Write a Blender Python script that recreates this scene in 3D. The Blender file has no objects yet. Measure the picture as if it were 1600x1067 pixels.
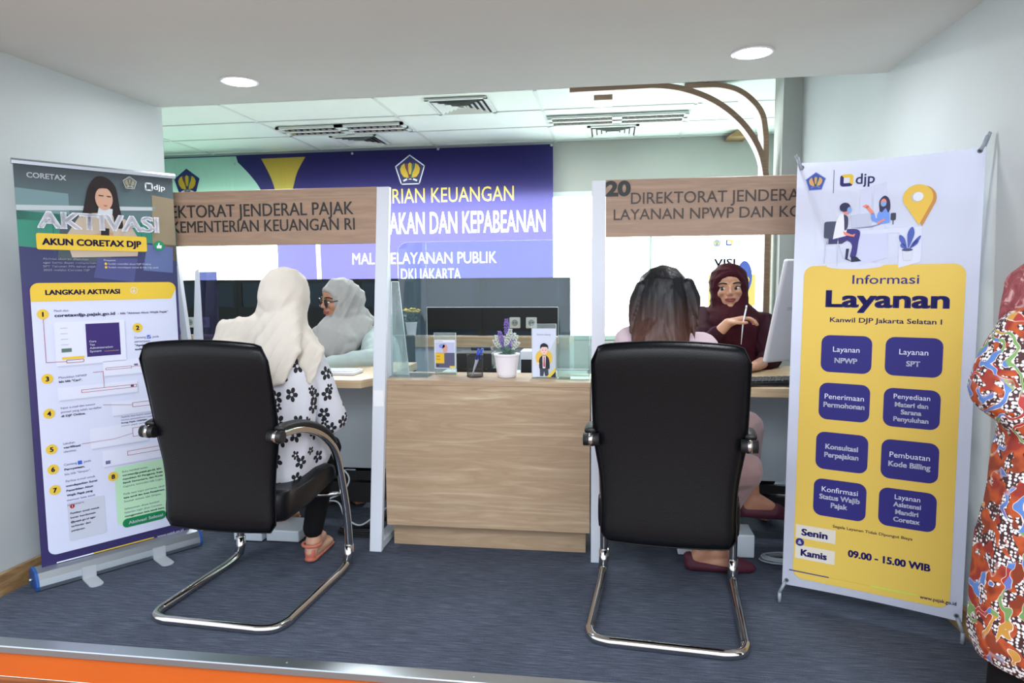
import bpy, bmesh, math, random
from math import sin, cos, pi, radians, sqrt, atan, atan2
from mathutils import Vector, Matrix, noise, Euler
random.seed(7)
SC = bpy.context.scene
COL = SC.collection

# ---------------------------------------------------------------- camera, world, light, exposure
CAM_H = 1.2
F_PX = 1067.0
pitch = atan(97 / F_PX); yaw = atan(153 * cos(pitch) / F_PX); roll = -atan(.0076)
FW = Vector((-sin(yaw) * cos(pitch), cos(yaw) * cos(pitch), -sin(pitch)))
RT0 = Vector((cos(yaw), sin(yaw), 0)); UP0 = RT0.cross(FW)
RT = RT0 * cos(roll) + UP0 * sin(roll); UP = -RT0 * sin(roll) + UP0 * cos(roll)
CP = Vector((0, 0, CAM_H))
cam = bpy.data.cameras.new('camera'); cam.sensor_width = 36; cam.lens = 36 * F_PX / 1600
cam.clip_start = .05
camo = bpy.data.objects.new('camera', cam); COL.objects.link(camo)
m = Matrix((RT, UP, -FW)).transposed().to_4x4(); m.translation = CP
camo.matrix_world = m
SC.camera = camo

w = bpy.data.worlds.new('world'); SC.world = w; w.use_nodes = True
w.node_tree.nodes['Background'].inputs[0].default_value = (.86, .92, 1, 1)
w.node_tree.nodes['Background'].inputs[1].default_value = 1.05
SC.view_settings.view_transform = 'Standard'; SC.view_settings.look = 'None'
SC.view_settings.exposure = 1.0; SC.view_settings.gamma = 1
SC.view_settings.use_curve_mapping = False
SC.cycles.use_denoising = True
SC.cycles.max_bounces = 8; SC.cycles.transparent_max_bounces = 16
SC.cycles.sample_clamp_indirect = 6

def area(name, loc, size, energy, color, target=None, sy=None, spread=180):
    l = bpy.data.lights.new(name, 'AREA'); l.energy = energy; l.color = color
    l.shape = 'RECTANGLE'; l.size = size; l.size_y = sy or size; l.spread = radians(spread)
    o = bpy.data.objects.new(name, l); COL.objects.link(o); o.location = loc
    d = (Vector(target) - Vector(loc)) if target else Vector((0, 0, -1))
    o.rotation_euler = d.to_track_quat('-Z', 'Y').to_euler()
    return o
area('hall_ceiling_light', (0.2, -.9, 2.6), 3.2, 46, (.90, .95, 1), (-.1, 2.8, .75), 1.2)
area('downlight_glow', (-1.637, 2.934, 2.07), .15, 4, (.95, .97, 1))
area('downlight_glow', (.557, 2.906, 2.07), .15, 4, (.95, .97, 1))
area('office_fill_light', (-2.2, 5.3, 2.44), 1.2, 60, (.95, 1, .985), None, .3)  # both office lamps are added fill; the louvre fittings stay unlit
area('office_fill_light', (0, 5.2, 2.44), 1.2, 26, (.95, 1, .985), None, .3)

# ---------------------------------------------------------------- point helpers
def ray(x, y): return FW * F_PX + RT * (x - 800) + UP * (533.5 - y)
def at(x, y, Y):
    "the point at depth Y that the photograph shows at pixel x, y"
    d = ray(x, y); return CP + d * (Y / d.y)

# ---------------------------------------------------------------- materials
def nodes(name):
    mt = bpy.data.materials.new(name); mt.use_nodes = True
    return mt, mt.node_tree, mt.node_tree.nodes['Principled BSDF']
def sset(b, k, v):
    if k in b.inputs: b.inputs[k].default_value = v
def lin(c):
    return tuple(((v / 255) / 12.92 if v / 255 <= .04045 else ((v / 255 + .055) / 1.055) ** 2.4) for v in c) + (1,)
def flat(name, c, rough=.5, metal=0, bump=0, bscale=200, spec=.5, var=0.0, coat=0, sheen=0, trans=0):
    "c in 0-255 sRGB"
    mt, t, b = nodes(name); cc = lin(c)
    b.inputs['Base Color'].default_value = cc; b.inputs['Roughness'].default_value = rough
    b.inputs['Metallic'].default_value = metal; sset(b, 'Specular IOR Level', spec); sset(b, 'Coat Weight', coat); sset(b, 'Sheen Weight', sheen)
    tc = t.nodes.new('ShaderNodeTexCoord'); n = t.nodes.new('ShaderNodeTexNoise')
    n.inputs['Scale'].default_value = bscale; t.links.new(tc.outputs['Object'], n.inputs['Vector'])
    if var:
        mx = t.nodes.new('ShaderNodeMix'); mx.data_type = 'RGBA'; mx.blend_type = 'MULTIPLY'
        n2 = t.nodes.new('ShaderNodeTexNoise'); n2.inputs['Scale'].default_value = 3; n2.inputs['Detail'].default_value = 4
        t.links.new(tc.outputs['Object'], n2.inputs['Vector'])
        r = t.nodes.new('ShaderNodeValToRGB'); r.color_ramp.elements[0].position = .3; r.color_ramp.elements[1].position = .7
        r.color_ramp.elements[0].color = (1 - var,) * 3 + (1,); r.color_ramp.elements[1].color = (1, 1, 1, 1)
        t.links.new(n2.outputs[0], r.inputs[0]); mx.inputs[0].default_value = 1
        mx.inputs[6].default_value = cc; t.links.new(r.outputs[0], mx.inputs[7]); t.links.new(mx.outputs[2], b.inputs['Base Color'])
    if bump:
        bp = t.nodes.new('ShaderNodeBump'); bp.inputs['Strength'].default_value = bump; bp.inputs['Distance'].default_value = .002
        t.links.new(n.outputs[0], bp.inputs['Height']); t.links.new(bp.outputs[0], b.inputs['Normal'])
    return mt
def ramp(t, src, stops):
    r = t.nodes.new('ShaderNodeValToRGB'); e = r.color_ramp.elements
    e[0].position, e[0].color = stops[0][0], stops[0][1]; e[1].position, e[1].color = stops[-1][0], stops[-1][1]
    for p, c in stops[1:-1]:
        x = e.new(p); x.color = c
    t.links.new(src, r.inputs[0]); return r.outputs[0]
def mapped(t, scale, kind='Object', rot=(0, 0, 0)):
    tc = t.nodes.new('ShaderNodeTexCoord'); mp = t.nodes.new('ShaderNodeMapping')
    mp.inputs['Scale'].default_value = scale; mp.inputs['Rotation'].default_value = rot
    t.links.new(tc.outputs[kind], mp.inputs['Vector']); return mp.outputs[0]
def noise_tex(t, vec, scale, detail=3, rough=.5, dist=0):
    n = t.nodes.new('ShaderNodeTexNoise'); n.inputs['Scale'].default_value = scale; n.inputs['Detail'].default_value = detail
    n.inputs['Roughness'].default_value = rough; n.inputs['Distortion'].default_value = dist
    t.links.new(vec, n.inputs['Vector']); return n.outputs[0]
def mixc(t, fac, a, b, mode='MIX'):
    mx = t.nodes.new('ShaderNodeMix'); mx.data_type = 'RGBA'; mx.blend_type = mode
    for i, v in ((0, fac), (6, a), (7, b)):
        if isinstance(v, (tuple, float, int)): mx.inputs[i].default_value = v
        else: t.links.new(v, mx.inputs[i])
    return mx.outputs[2]
def wood(name, c1, c2, c3, rough=.45, stretch=(1.2, 1.2, 14)):
    "horizontal laminate grain with a few pale bands"
    mt, t, b = nodes(name)
    v = mapped(t, stretch)
    n1 = noise_tex(t, v, 1.6, 6, .55, 1.2)
    n2 = noise_tex(t, mapped(t, (stretch[0] * 1.5, stretch[1] * 1.5, stretch[2] * 9)), 1.2, 3)
    col = ramp(t, n1, [(.30, lin(c1)), (.47, lin(c2)), (.62, lin(c1)), (.72, lin(c3))])
    n3 = noise_tex(t, mapped(t, (.35, .35, 9), rot=(0, .012, 0)), 1.9, 2, .4, .3)
    col = mixc(t, ramp(t, n3, [(.575, (0, 0, 0, 1)), (.60, (.42, .42, .42, 1)), (.612, (0, 0, 0, 1))]), col, lin(c3))
    fine = ramp(t, n2, [(.3, (.86, .86, .86, 1)), (.7, (1, 1, 1, 1))])
    t.links.new(mixc(t, .6, col, fine, 'MULTIPLY'), b.inputs['Base Color'])
    b.inputs['Roughness'].default_value = rough
    return mt
def carpet():
    mt, t, b = nodes('grey woven carpet')
    a = noise_tex(t, mapped(t, (5, 90, 1)), 2.2, 4, .6)
    c = noise_tex(t, mapped(t, (240, 300, 1)), 1.0, 2, .6)
    e = noise_tex(t, mapped(t, (1.2, 1.2, 1)), 1.4, 2)
    col = ramp(t, a, [(.25, lin((54, 60, 72))), (.5, lin((80, 87, 102))), (.78, lin((112, 119, 136)))])
    f = ramp(t, c, [(.25, (.55, .55, .55, 1)), (.75, (1.25, 1.25, 1.25, 1))])
    g = ramp(t, e, [(.3, (.88, .88, .88, 1)), (.7, (1.06, 1.06, 1.06, 1))])
    t.links.new(mixc(t, 1.0, mixc(t, .75, col, f, 'MULTIPLY'), g, 'MULTIPLY'), b.inputs['Base Color'])
    b.inputs['Roughness'].default_value = .95; sset(b, 'Specular IOR Level', .15)
    bp = t.nodes.new('ShaderNodeBump'); bp.inputs['Strength'].default_value = .5; bp.inputs['Distance'].default_value = .003
    t.links.new(c, bp.inputs['Height']); t.links.new(bp.outputs[0], b.inputs['Normal'])
    return mt
def acrylic(name, tint, haze, gloss=.07, hcol=(200, 215, 220)):
    mt = bpy.data.materials.new(name); mt.use_nodes = True; t = mt.node_tree; t.nodes.clear()
    o = t.nodes.new('ShaderNodeOutputMaterial'); tr = t.nodes.new('ShaderNodeBsdfTransparent'); tr.inputs[0].default_value = lin(tint)
    gl = t.nodes.new('ShaderNodeBsdfGlossy'); gl.inputs['Roughness'].default_value = .04
    df = t.nodes.new('ShaderNodeBsdfDiffuse'); df.inputs[0].default_value = lin(hcol)
    m1 = t.nodes.new('ShaderNodeMixShader'); m2 = t.nodes.new('ShaderNodeMixShader')
    fr = t.nodes.new('ShaderNodeFresnel'); fr.inputs[0].default_value = 1.45
    ad = t.nodes.new('ShaderNodeMath'); ad.operation = 'MULTIPLY_ADD'; ad.inputs[1].default_value = .8; ad.inputs[2].default_value = gloss * .3
    t.links.new(fr.outputs[0], ad.inputs[0])
    n = noise_tex(t, mapped(t, (3, 3, 1.2)), 2.5, 6, .65)
    hz = ramp(t, n, [(.3, (haze * .45,) * 3 + (1,)), (.75, (haze * 1.6,) * 3 + (1,))])
    t.links.new(hz, m1.inputs[0]); t.links.new(tr.outputs[0], m1.inputs[1]); t.links.new(df.outputs[0], m1.inputs[2])
    t.links.new(ad.outputs[0], m2.inputs[0]); t.links.new(m1.outputs[0], m2.inputs[1]); t.links.new(gl.outputs[0], m2.inputs[2])
    t.links.new(m2.outputs[0], o.inputs[0]); return mt
def emit(name, c, s):
    mt, t, b = nodes(name); b.inputs['Base Color'].default_value = lin(c); sset(b, 'Emission Color', lin(c)); sset(b, 'Emission Strength', s); return mt
def thin_cloth(name, c, back, fac):
    "printed fabric that lets light from behind through"
    mt = bpy.data.materials.new(name); mt.use_nodes = True; t = mt.node_tree; t.nodes.clear()
    o = t.nodes.new('ShaderNodeOutputMaterial'); d = t.nodes.new('ShaderNodeBsdfDiffuse'); d.inputs[0].default_value = lin(c)
    tr = t.nodes.new('ShaderNodeBsdfTranslucent'); tr.inputs[0].default_value = lin(back)
    mx = t.nodes.new('ShaderNodeMixShader'); mx.inputs[0].default_value = fac
    t.links.new(d.outputs[0], mx.inputs[1]); t.links.new(tr.outputs[0], mx.inputs[2]); t.links.new(mx.outputs[0], o.inputs[0])
    n = noise_tex(t, mapped(t, (1.5, 1, .5)), 2.2, 2, .5, 1.5)
    bp = t.nodes.new('ShaderNodeBump'); bp.inputs['Strength'].default_value = .35; bp.inputs['Distance'].default_value = .08
    t.links.new(n, bp.inputs['Height']); t.links.new(bp.outputs[0], d.inputs['Normal'])
    return mt
_ink = {}
def ink(c, rough=.55):
    k = (tuple(c), rough)
    if k not in _ink: _ink[k] = flat('print ink', c, rough, bump=.02, spec=.3)
    return _ink[k]

M_WALL = flat('painted wall', (184, 190, 192), .8, var=.04, bump=.05, bscale=120)
M_SOFFIT = flat('painted soffit', (212, 214, 212), .85, var=.03)
M_BACKWALL = flat('sage wall paint', (178, 181, 177), .85, var=.04)
M_TILE = flat('ceiling tile', (222, 232, 228), .9, var=.04, bump=.25, bscale=400)
M_TBAR = flat('white tee bar', (205, 212, 208), .6)
M_WOOD = wood('oak laminate', (184, 160, 132), (168, 142, 114), (204, 188, 158))
M_SIGN = wood('shaded laminate', (172, 142, 118), (156, 128, 106), (182, 158, 136))  # the counter's laminate, browner: the sign's shade is put into the colour
M_DESK = wood('desk laminate', (204, 180, 146), (188, 162, 126), (216, 198, 166))
M_SKIRT = wood('wooden skirting', (160, 128, 84), (132, 100, 62), (176, 146, 104), .45, (3, 3, 14))
M_ARCH = wood('walnut edge', (150, 122, 102), (134, 106, 86), (160, 132, 112))
M_CARPET = carpet()
M_WHITE = flat('white lacquer', (216, 222, 232), .4, var=.02)
M_PANEL = flat('grey white panel', (190, 200, 208), .5, var=.03)
M_ORANGE = flat('orange laminate', (214, 100, 30), .45, var=.08)
M_ALU = flat('brushed aluminium', (182, 190, 198), .35, .9, bump=.1, bscale=60)
M_CHROME = flat('chrome tube', (200, 198, 196), .13, 1.0)
M_LEATHER = flat('black leatherette', (10, 12, 17), .40, bump=.25, bscale=260, spec=.26, var=.15)
M_BLACK = flat('black plastic', (18, 19, 22), .5)
M_BLACKGL = flat('black glass panel', (38, 50, 63), .25, spec=.35)
M_BAND = flat('black trunking', (10, 12, 15), .5)
M_SKIN = flat('skin', (198, 150, 124), .5, bump=.05, var=.06)
M_SKIN2 = flat('darker skin', (176, 126, 100), .5, bump=.05, var=.06)
M_GLASS = acrylic('clear acrylic', (246, 250, 249), .03, .03)
M_GUARD = acrylic('hazed acrylic sheet', (240, 246, 248), .075, .05, (120, 150, 168))  # diffuse haze mixed in for reflections on the sheet
M_EDGE = flat('polished acrylic edge', (222, 236, 238), .2, spec=.8)

# ---------------------------------------------------------------- object helpers
MATS = {}
def mw_of(o): return MATS.get(o.name, Matrix())
def thing(name, label, cat, loc=(0, 0, 0), rotz=0, group=None, kind=None):
    o = bpy.data.objects.new(name, None); COL.objects.link(o); o.empty_display_size = .05
    o.location = loc; o.rotation_euler = (0, 0, rotz)
    if label: o['label'] = label
    if cat: o['category'] = cat
    if group: o['group'] = group
    if kind: o['kind'] = kind
    MATS[o.name] = Matrix.Translation(Vector(loc)) @ Matrix.Rotation(rotz, 4, 'Z')
    return o
def tag(o, label=None, cat=None, group=None, kind=None):
    for k, v in (('label', label), ('category', cat), ('group', group), ('kind', kind)):
        if v: o[k] = v
    return o
class MB:
    "collects shapes in world (or, with local=True, in the parent's) coordinates, builds ONE mesh object"
    def __init__(s): s.bm = bmesh.new(); s.slots = []; s.mi = 0
    def mat(s, m):
        if m not in s.slots: s.slots.append(m)
        s.mi = s.slots.index(m); return s
    def face(s, pts):
        f = s.bm.faces.new([s.bm.verts.new(p) for p in pts]); f.material_index = s.mi; return f
    def box(s, lo, hi, bev=0, R=None, seg=1):
        t = bmesh.new(); bmesh.ops.create_cube(t, size=1)
        lo, hi = Vector(lo), Vector(hi); c = (lo + hi) / 2; d = hi - lo
        for v in t.verts: v.co = Vector((v.co.x * d.x, v.co.y * d.y, v.co.z * d.z))
        if bev: bmesh.ops.bevel(t, geom=list(t.edges), offset=bev, segments=seg, affect='EDGES', profile=.5)
        for v in t.verts: v.co = (R @ v.co if R else v.co) + c
        return s.merge(t)
    def merge(s, t):
        t.verts.index_update(); vs = [s.bm.verts.new(v.co) for v in t.verts]
        for f in t.faces:
            try:
                g = s.bm.faces.new([vs[v.index] for v in f.verts]); g.material_index = s.mi; g.smooth = f.smooth
            except ValueError: pass
        t.free(); return s
    def prism(s, poly, z0, z1, f=lambda x, y, z: (x, y, z)):
        n = len(poly)
        a = [s.bm.verts.new(f(x, y, z0)) for x, y in poly]; b = [s.bm.verts.new(f(x, y, z1)) for x, y in poly]
        fs = [s.bm.faces.new(a[::-1]), s.bm.faces.new(b)]
        for i in range(n): fs.append(s.bm.faces.new((a[i], a[(i + 1) % n], b[(i + 1) % n], b[i])))
        for q in fs: q.material_index = s.mi
        return s
    def tube(s, pts, r, seg=10, closed=False, rads=None, cap=True):
        pts = [Vector(p) for p in pts]; n = len(pts); rings = []; up = None
        for i, p in enumerate(pts):
            if closed: d = (pts[(i + 1) % n] - pts[i - 1]).normalized()
            else: d = (pts[min(i + 1, n - 1)] - pts[max(i - 1, 0)]).normalized()
            if up is None: up = d.orthogonal().normalized()
            up = (up - d * up.dot(d))
            up = up.normalized() if up.length > 1e-6 else d.orthogonal().normalized()
            q = d.cross(up); rr = rads[i] if rads else r
            rings.append([s.bm.verts.new(p + (up * cos(2 * pi * k / seg) + q * sin(2 * pi * k / seg)) * rr) for k in range(seg)])
        for i in range(n if closed else n - 1):
            A, B = rings[i], rings[(i + 1) % n]
            for k in range(seg):
                f = s.bm.faces.new((A[k], A[(k + 1) % seg], B[(k + 1) % seg], B[k])); f.smooth = True; f.material_index = s.mi
        if cap and not closed:
            for R_, rev in ((rings[0], True), (rings[-1], False)):
                f = s.bm.faces.new(R_[::-1] if rev else R_); f.material_index = s.mi
        return s
    def lathe(s, prof, c, seg=28, smooth=True, close=False):
        rings = []
        for r, z in prof:
            rings.append([s.bm.verts.new((c[0] + r * cos(2 * pi * k / seg), c[1] + r * sin(2 * pi * k / seg), c[2] + z)) for k in range(seg)])
        for A, B in zip(rings, rings[1:]):
            for k in range(seg):
                f = s.bm.faces.new((A[k], A[(k + 1) % seg], B[(k + 1) % seg], B[k])); f.smooth = smooth; f.material_index = s.mi
        for R_, rev in ((rings[0], True), (rings[-1], False)):
            f = s.bm.faces.new(R_[::-1] if rev else R_); f.material_index = s.mi
        return s
    def ball(s, c, r, sc=(1, 1, 1), sub=2, R=None):
        t = bmesh.new(); bmesh.ops.create_icosphere(t, subdivisions=sub, radius=r)
        for v in t.verts:
            v.co = Vector((v.co.x * sc[0], v.co.y * sc[1], v.co.z * sc[2]))
            if R: v.co = R @ v.co
            v.co += Vector(c)
        for f in t.faces: f.smooth = True
        return s.merge(t)
    def build(s, name, mat=None, parent=None, local=False, smooth=None, kind=None, recalc=True):
        if recalc: bmesh.ops.recalc_face_normals(s.bm, faces=s.bm.faces)
        me = bpy.data.meshes.new(name)
        if parent and not local: s.bm.transform(mw_of(parent).inverted())
        s.bm.to_mesh(me); s.bm.free()
        if smooth is not None:
            for p in me.polygons: p.use_smooth = smooth
        for m_ in (s.slots or [mat]): me.materials.append(m_)
        o = bpy.data.objects.new(name, me); COL.objects.link(o)
        if parent: o.parent = parent; MATS[o.name] = mw_of(parent)
        if kind: o['kind'] = kind
        return o
def bx(name, lo, hi, mat, parent=None, bev=0, kind=None, R=None, local=False, seg=1):
    return MB().box(lo, hi, bev, R, seg).build(name, mat, parent, kind=kind, local=local)
def smooth_path(pts, k=6, closed=False):
    pts = [Vector(p) for p in pts]; n = len(pts); out = []
    rng = range(n if closed else n - 1)
    for i in rng:
        if closed: p0, p1, p2, p3 = pts[i - 1], pts[i], pts[(i + 1) % n], pts[(i + 2) % n]
        else: p0, p1, p2, p3 = pts[max(i - 1, 0)], pts[i], pts[i + 1], pts[min(i + 2, n - 1)]
        for j in range(k):
            t = j / k
            out.append(.5 * ((2 * p1) + (p2 - p0) * t + (2 * p0 - 5 * p1 + 4 * p2 - p3) * t * t + (3 * p1 - p0 - 3 * p2 + p3) * t ** 3))
    if not closed: out.append(pts[-1])
    return out
def arc_pts(cx, cy, r, a0, a1, n):
    return [(cx + r * cos(a0 + (a1 - a0) * i / n), cy + r * sin(a0 + (a1 - a0) * i / n)) for i in range(n + 1)]
def rrect(u0, v0, u1, v1, r, n=5):
    P = []
    for cx, cy, a in ((u1 - r, v0 + r, -pi / 2), (u1 - r, v1 - r, 0), (u0 + r, v1 - r, pi / 2), (u0 + r, v0 + r, pi)):
        P += arc_pts(cx, cy, r, a, a + pi / 2, n)
    return P

class Sheet:
    "a printed plane: u to the reader's right, v up, n towards the reader"
    def __init__(s, o, d, v, parent, k=1.0):
        s.k = k
        s.o = Vector(o); s.d = Vector(d).normalized(); s.v = Vector(v).normalized(); s.n = s.d.cross(s.v); s.p = parent
    def pt(s, u, v, h=0): return s.o + (s.d * u + s.v * v + s.n * h) * s.k
    def polys(s, polys, c, layer=1, name='print', mat=None):
        b = MB()
        for P in polys: b.face([s.pt(u, v, .0005 * layer) for u, v in P])
        return b.build(name, mat or ink(c), s.p, recalc=False)
    def rect(s, u0, v0, u1, v1, c, layer=1, r=0, name='print', mat=None):
        return s.polys([rrect(u0, v0, u1, v1, r) if r else [(u0, v0), (u1, v0), (u1, v1), (u0, v1)]], c, layer, name, mat)
    def disc(s, u, v, r, c, layer=1, ry=None, name='print', n=28):
        return s.polys([[(u + r * cos(2 * pi * i / n), v + (ry or r) * sin(2 * pi * i / n)) for i in range(n)]], c, layer, name)
    def ring(s, P, wd, c, layer=1, name='outline'):
        "closed outline of the polygon P, strokes wd wide"
        return s.lines([P + [P[0]]], wd, c, layer, name)
    def lines(s, Ls, wd, c, layer=1, name='line'):
        q = []
        for L in Ls:
            for (x0, y0), (x1, y1) in zip(L, L[1:]):
                dx, dy = x1 - x0, y1 - y0; l = sqrt(dx * dx + dy * dy) or 1; nx, ny = -dy / l * wd / 2, dx / l * wd / 2
                ex, ey = dx / l * wd / 2, dy / l * wd / 2
                q.append([(x0 - nx - ex, y0 - ny - ey), (x1 - nx + ex, y1 - ny + ey), (x1 + nx + ex, y1 + ny + ey), (x0 + nx - ex, y0 + ny - ey)])
        return s.polys(q, c, layer, name)
    def text(s, txt, u0, v, cap, c=(0, 0, 0), u1=None, bold=0, layer=2, align='L', xs=1.0, res=3, mat=None, name='lettering', depth=0, space=1):
        cu = bpy.data.curves.new('t', 'FONT'); cu.body = txt; cu.size = 1; cu.resolution_u = res; cu.offset = bold if depth else min(bold, .012); cu.space_line = 1; cu.space_character = space
        cu.fill_mode = 'FRONT'
        if depth: cu.extrude = .5; cu.fill_mode = 'BOTH'
        ob = bpy.data.objects.new('t', cu); COL.objects.link(ob)
        dg = bpy.context.evaluated_depsgraph_get(); me = bpy.data.meshes.new_from_object(ob.evaluated_get(dg))
        bpy.data.objects.remove(ob); bpy.data.curves.remove(cu)
        xsv = [q.co.x for q in me.vertices]
        if not xsv: return None
        b2 = max(0, bold - .012)
        if b2 and not depth:                                     # heavier weight: the same glyphs laid again, a hair to each side
            bm = bmesh.new(); bm.from_mesh(me); base = bm.verts[:] + bm.edges[:] + bm.faces[:]
            xx = [q.co.x for q in me.vertices]; kk = ((u1 - u0) / (max(xx) - min(xx)) if u1 is not None else xs * cap / .682) / (cap / .682)
            for ox, oy in ((1 / kk, .5), (-1 / kk, .5), (1 / kk, -.5), (-1 / kk, -.5)):
                g = bmesh.ops.duplicate(bm, geom=base)['geom']; bmesh.ops.translate(bm, verts=[q for q in g if isinstance(q, bmesh.types.BMVert)], vec=(ox * b2, oy * b2, 0))
            bm.to_mesh(me); bm.free(); xsv = [q.co.x for q in me.vertices]
        x0, x1 = min(xsv), max(xsv); bold = min(bold, .012) + b2 * .5; ky = cap / (.682 + 2 * bold)
        kx = (u1 - u0) / (x1 - x0) if u1 is not None else ky * xs
        off = 0
        if u1 is None and align == 'C': off = -(x1 - x0) * kx / 2
        if u1 is None and align == 'R': off = -(x1 - x0) * kx
        inv = mw_of(s.p).inverted()
        for q in me.vertices:
            h = .0005 * layer + (q.co.z + .5) * depth if depth else .0005 * layer
            q.co = inv @ s.pt(u0 + off + (q.co.x - x0) * kx, v + (q.co.y + bold) * ky, h)
        me.materials.clear(); me.materials.append(mat or ink(c))
        if depth:                                                # raised letters: each a piece of its own
            bm = bmesh.new(); bm.from_mesh(me); bmesh.ops.remove_doubles(bm, verts=bm.verts, dist=1e-5); left = set(bm.verts); isl = []
            while left:
                st = [left.pop()]; grp = set(st)
                while st:
                    for e in st.pop().link_edges:
                        for q in e.verts:
                            if q in left: left.discard(q); grp.add(q); st.append(q)
                isl.append(grp)
            isl.sort(key=lambda g_: min(q.co.x for q in g_))
            for g_ in isl:
                t_ = bmesh.new(); mp = {q: t_.verts.new(q.co) for q in g_}
                for f_ in {f_ for q in g_ for f_ in q.link_faces}: t_.faces.new([mp[q] for q in f_.verts])
                ml = bpy.data.meshes.new('letter'); t_.to_mesh(ml); t_.free(); ml.materials.append(mat or ink(c))
                o = bpy.data.objects.new('letter', ml); COL.objects.link(o); o.parent = s.p; MATS[o.name] = mw_of(s.p)
            bm.free(); return None
        o = bpy.data.objects.new(name, me); COL.objects.link(o); o.parent = s.p; MATS[o.name] = mw_of(s.p)
        return o
    def emblem(s, u, v, r, base=(38, 52, 110), rim=(226, 228, 240), gold=(212, 170, 50), layer=2, line=True):
        pen = [(u + r * cos(pi / 2 + 2 * pi * i / 5), v + r * sin(pi / 2 + 2 * pi * i / 5)) for i in range(5)]
        s.polys([pen], base, layer, 'emblem_field')
        if line: s.ring(pen, r * .07, rim, layer + 1, 'emblem_outline')
        for sg in (-1, 1):
            W = [(u + sg * r * a, v + r * b) for a, b in ((.10, -.42), (.42, -.36), (.6, -.12), (.66, .15), (.55, .38), (.36, .5), (.3, .2), (.12, -.2))]
            s.polys([W[::sg]], gold, layer + 1, 'emblem_wing')
        s.polys([[(u - r * .09, v - r * .2), (u + r * .09, v - r * .2), (u + r * .13, v + r * .45), (u, v + r * .56), (u - r * .13, v + r * .45)]], gold, layer + 1, 'emblem_wing')
        s.lines([[(u - r * .05, v - r * .42), (u - r * .24, v + r * .45)]], r * .09, (110, 60, 60), layer + 2, 'emblem_stripe')
        s.lines([[(u + r * .05, v - r * .42), (u + r * .24, v + r * .45)]], r * .09, (30, 100, 90), layer + 2, 'emblem_stripe')
        s.lines([[(u - r * .4, v - r * .58), (u - r * .15, v - r * .47), (u + r * .15, v - r * .47), (u + r * .4, v - r * .58)]], r * .11, rim, layer + 2, 'emblem_ribbon')
    def djp(s, u, v, sz, c1, c2, ct, layer=2):
        "rounded square ring and the letters djp; u,v the ring's centre"
        h = sz / 2; t = sz * .27
        P = rrect(u - h, v - h, u + h, v + h, h * .5); Q = rrect(u - h + t, v - h + t, u + h - t, v + h - t, h * .12)
        N = len(P); tp, bt = [], []
        for i in range(N):
            q = [P[i], P[(i + 1) % N], Q[(i + 1) % N], Q[i]]; cx = sum(a for a, b in q) / 4 - u; cy = sum(b for a, b in q) / 4 - v
            (tp if cx + cy > 0 else bt).append(q)
        s.polys(tp, c1, layer, 'logo_ring'); s.polys(bt, c2, layer, 'logo_ring')
        s.text('djp', u + h * 1.35, v - h * .75, sz * .86, ct, bold=.012, layer=layer, name='logo_letters')
# ================================================================ STRUCTURE
def struct(o, parent=None):
    if not parent: o['kind'] = 'structure'
    return o
struct(bx('floor', (-6.2, 1.93, -.10), (3, 6.9, 0), M_CARPET))
LOWF = -.11
M_HALL = wood('hall floor wood', (150, 104, 66), (120, 78, 48), (170, 124, 84), .4, (2, 14, 2))
fl = struct(bx('floor_hall', (-5, -4, LOWF - .05), (5, 1.915, LOWF - .004), M_HALL))
for j in range(4):                                              # boards that the frame reaches
    for i in range(6):
        x0 = -3.6 + i * 1.22 + (j % 2) * .6
        bx('plank', (x0, 1.915 - (j + 1) * .12, LOWF - .004), (x0 + 1.217, 1.915 - j * .12 - .002, LOWF), M_HALL, fl)
struct(bx('trim_1', (-6, 1.90, -.022), (3, 1.955, .004), M_ALU, bev=.003))
struct(bx('trim_2', (-6, 1.915, -.11), (3, 1.93, -.022), M_ORANGE))
tr = MB()
for i in range(9): tr.lathe([(.004, 0), (.003, .0012), (.0005, .0014)], (-2.2 + i * .6, 1.93, .004), 10)
tr.build('rivets', M_ALU, bpy.data.objects['trim_1'], kind='stuff')
# walls of the niche
def wall_strip(name, a, b, z0, z1, th, mat):
    a, b = Vector((*a, 0)), Vector((*b, 0)); d = (b - a).normalized(); n = Vector((-d.y, d.x, 0)) * th
    P = [(a.x, a.y), (b.x, b.y), (b.x + n.x, b.y + n.y), (a.x + n.x, a.y + n.y)]
    return struct(MB().prism(P, z0, z1).build(name, mat))
wall_strip('wall_left', (-2.342, 1.92), (-2.287, 3.32), 0, 2.6, .12, M_WALL)
struct(bx('wall_right', (1.199, 1.92, 0), (1.32, 4.63, 2.6), M_WALL))
struct(bx('wall_column', (1.082, 4.63, 0), (1.75, 4.86, 2.6), M_BACKWALL))
struct(MB().prism([(-2.335, 1.92), (-2.281, 3.32), (-2.266, 3.32), (-2.32, 1.92)], 0, .085).build('baseboard_left', M_SKIRT))
struct(bx('baseboard_right', (1.182, 1.92, 0), (1.199, 4.63, .085), M_SKIRT))
struct(bx('wall_corner_left', (-6, 3.32, 0), (-2.40, 3.44, 2.6), M_WALL))
# soffit over the niche
struct(bx('ceiling_soffit', (-2.6, .9, 2.088), (1.5, 3.285, 2.72), M_SOFFIT))
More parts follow.
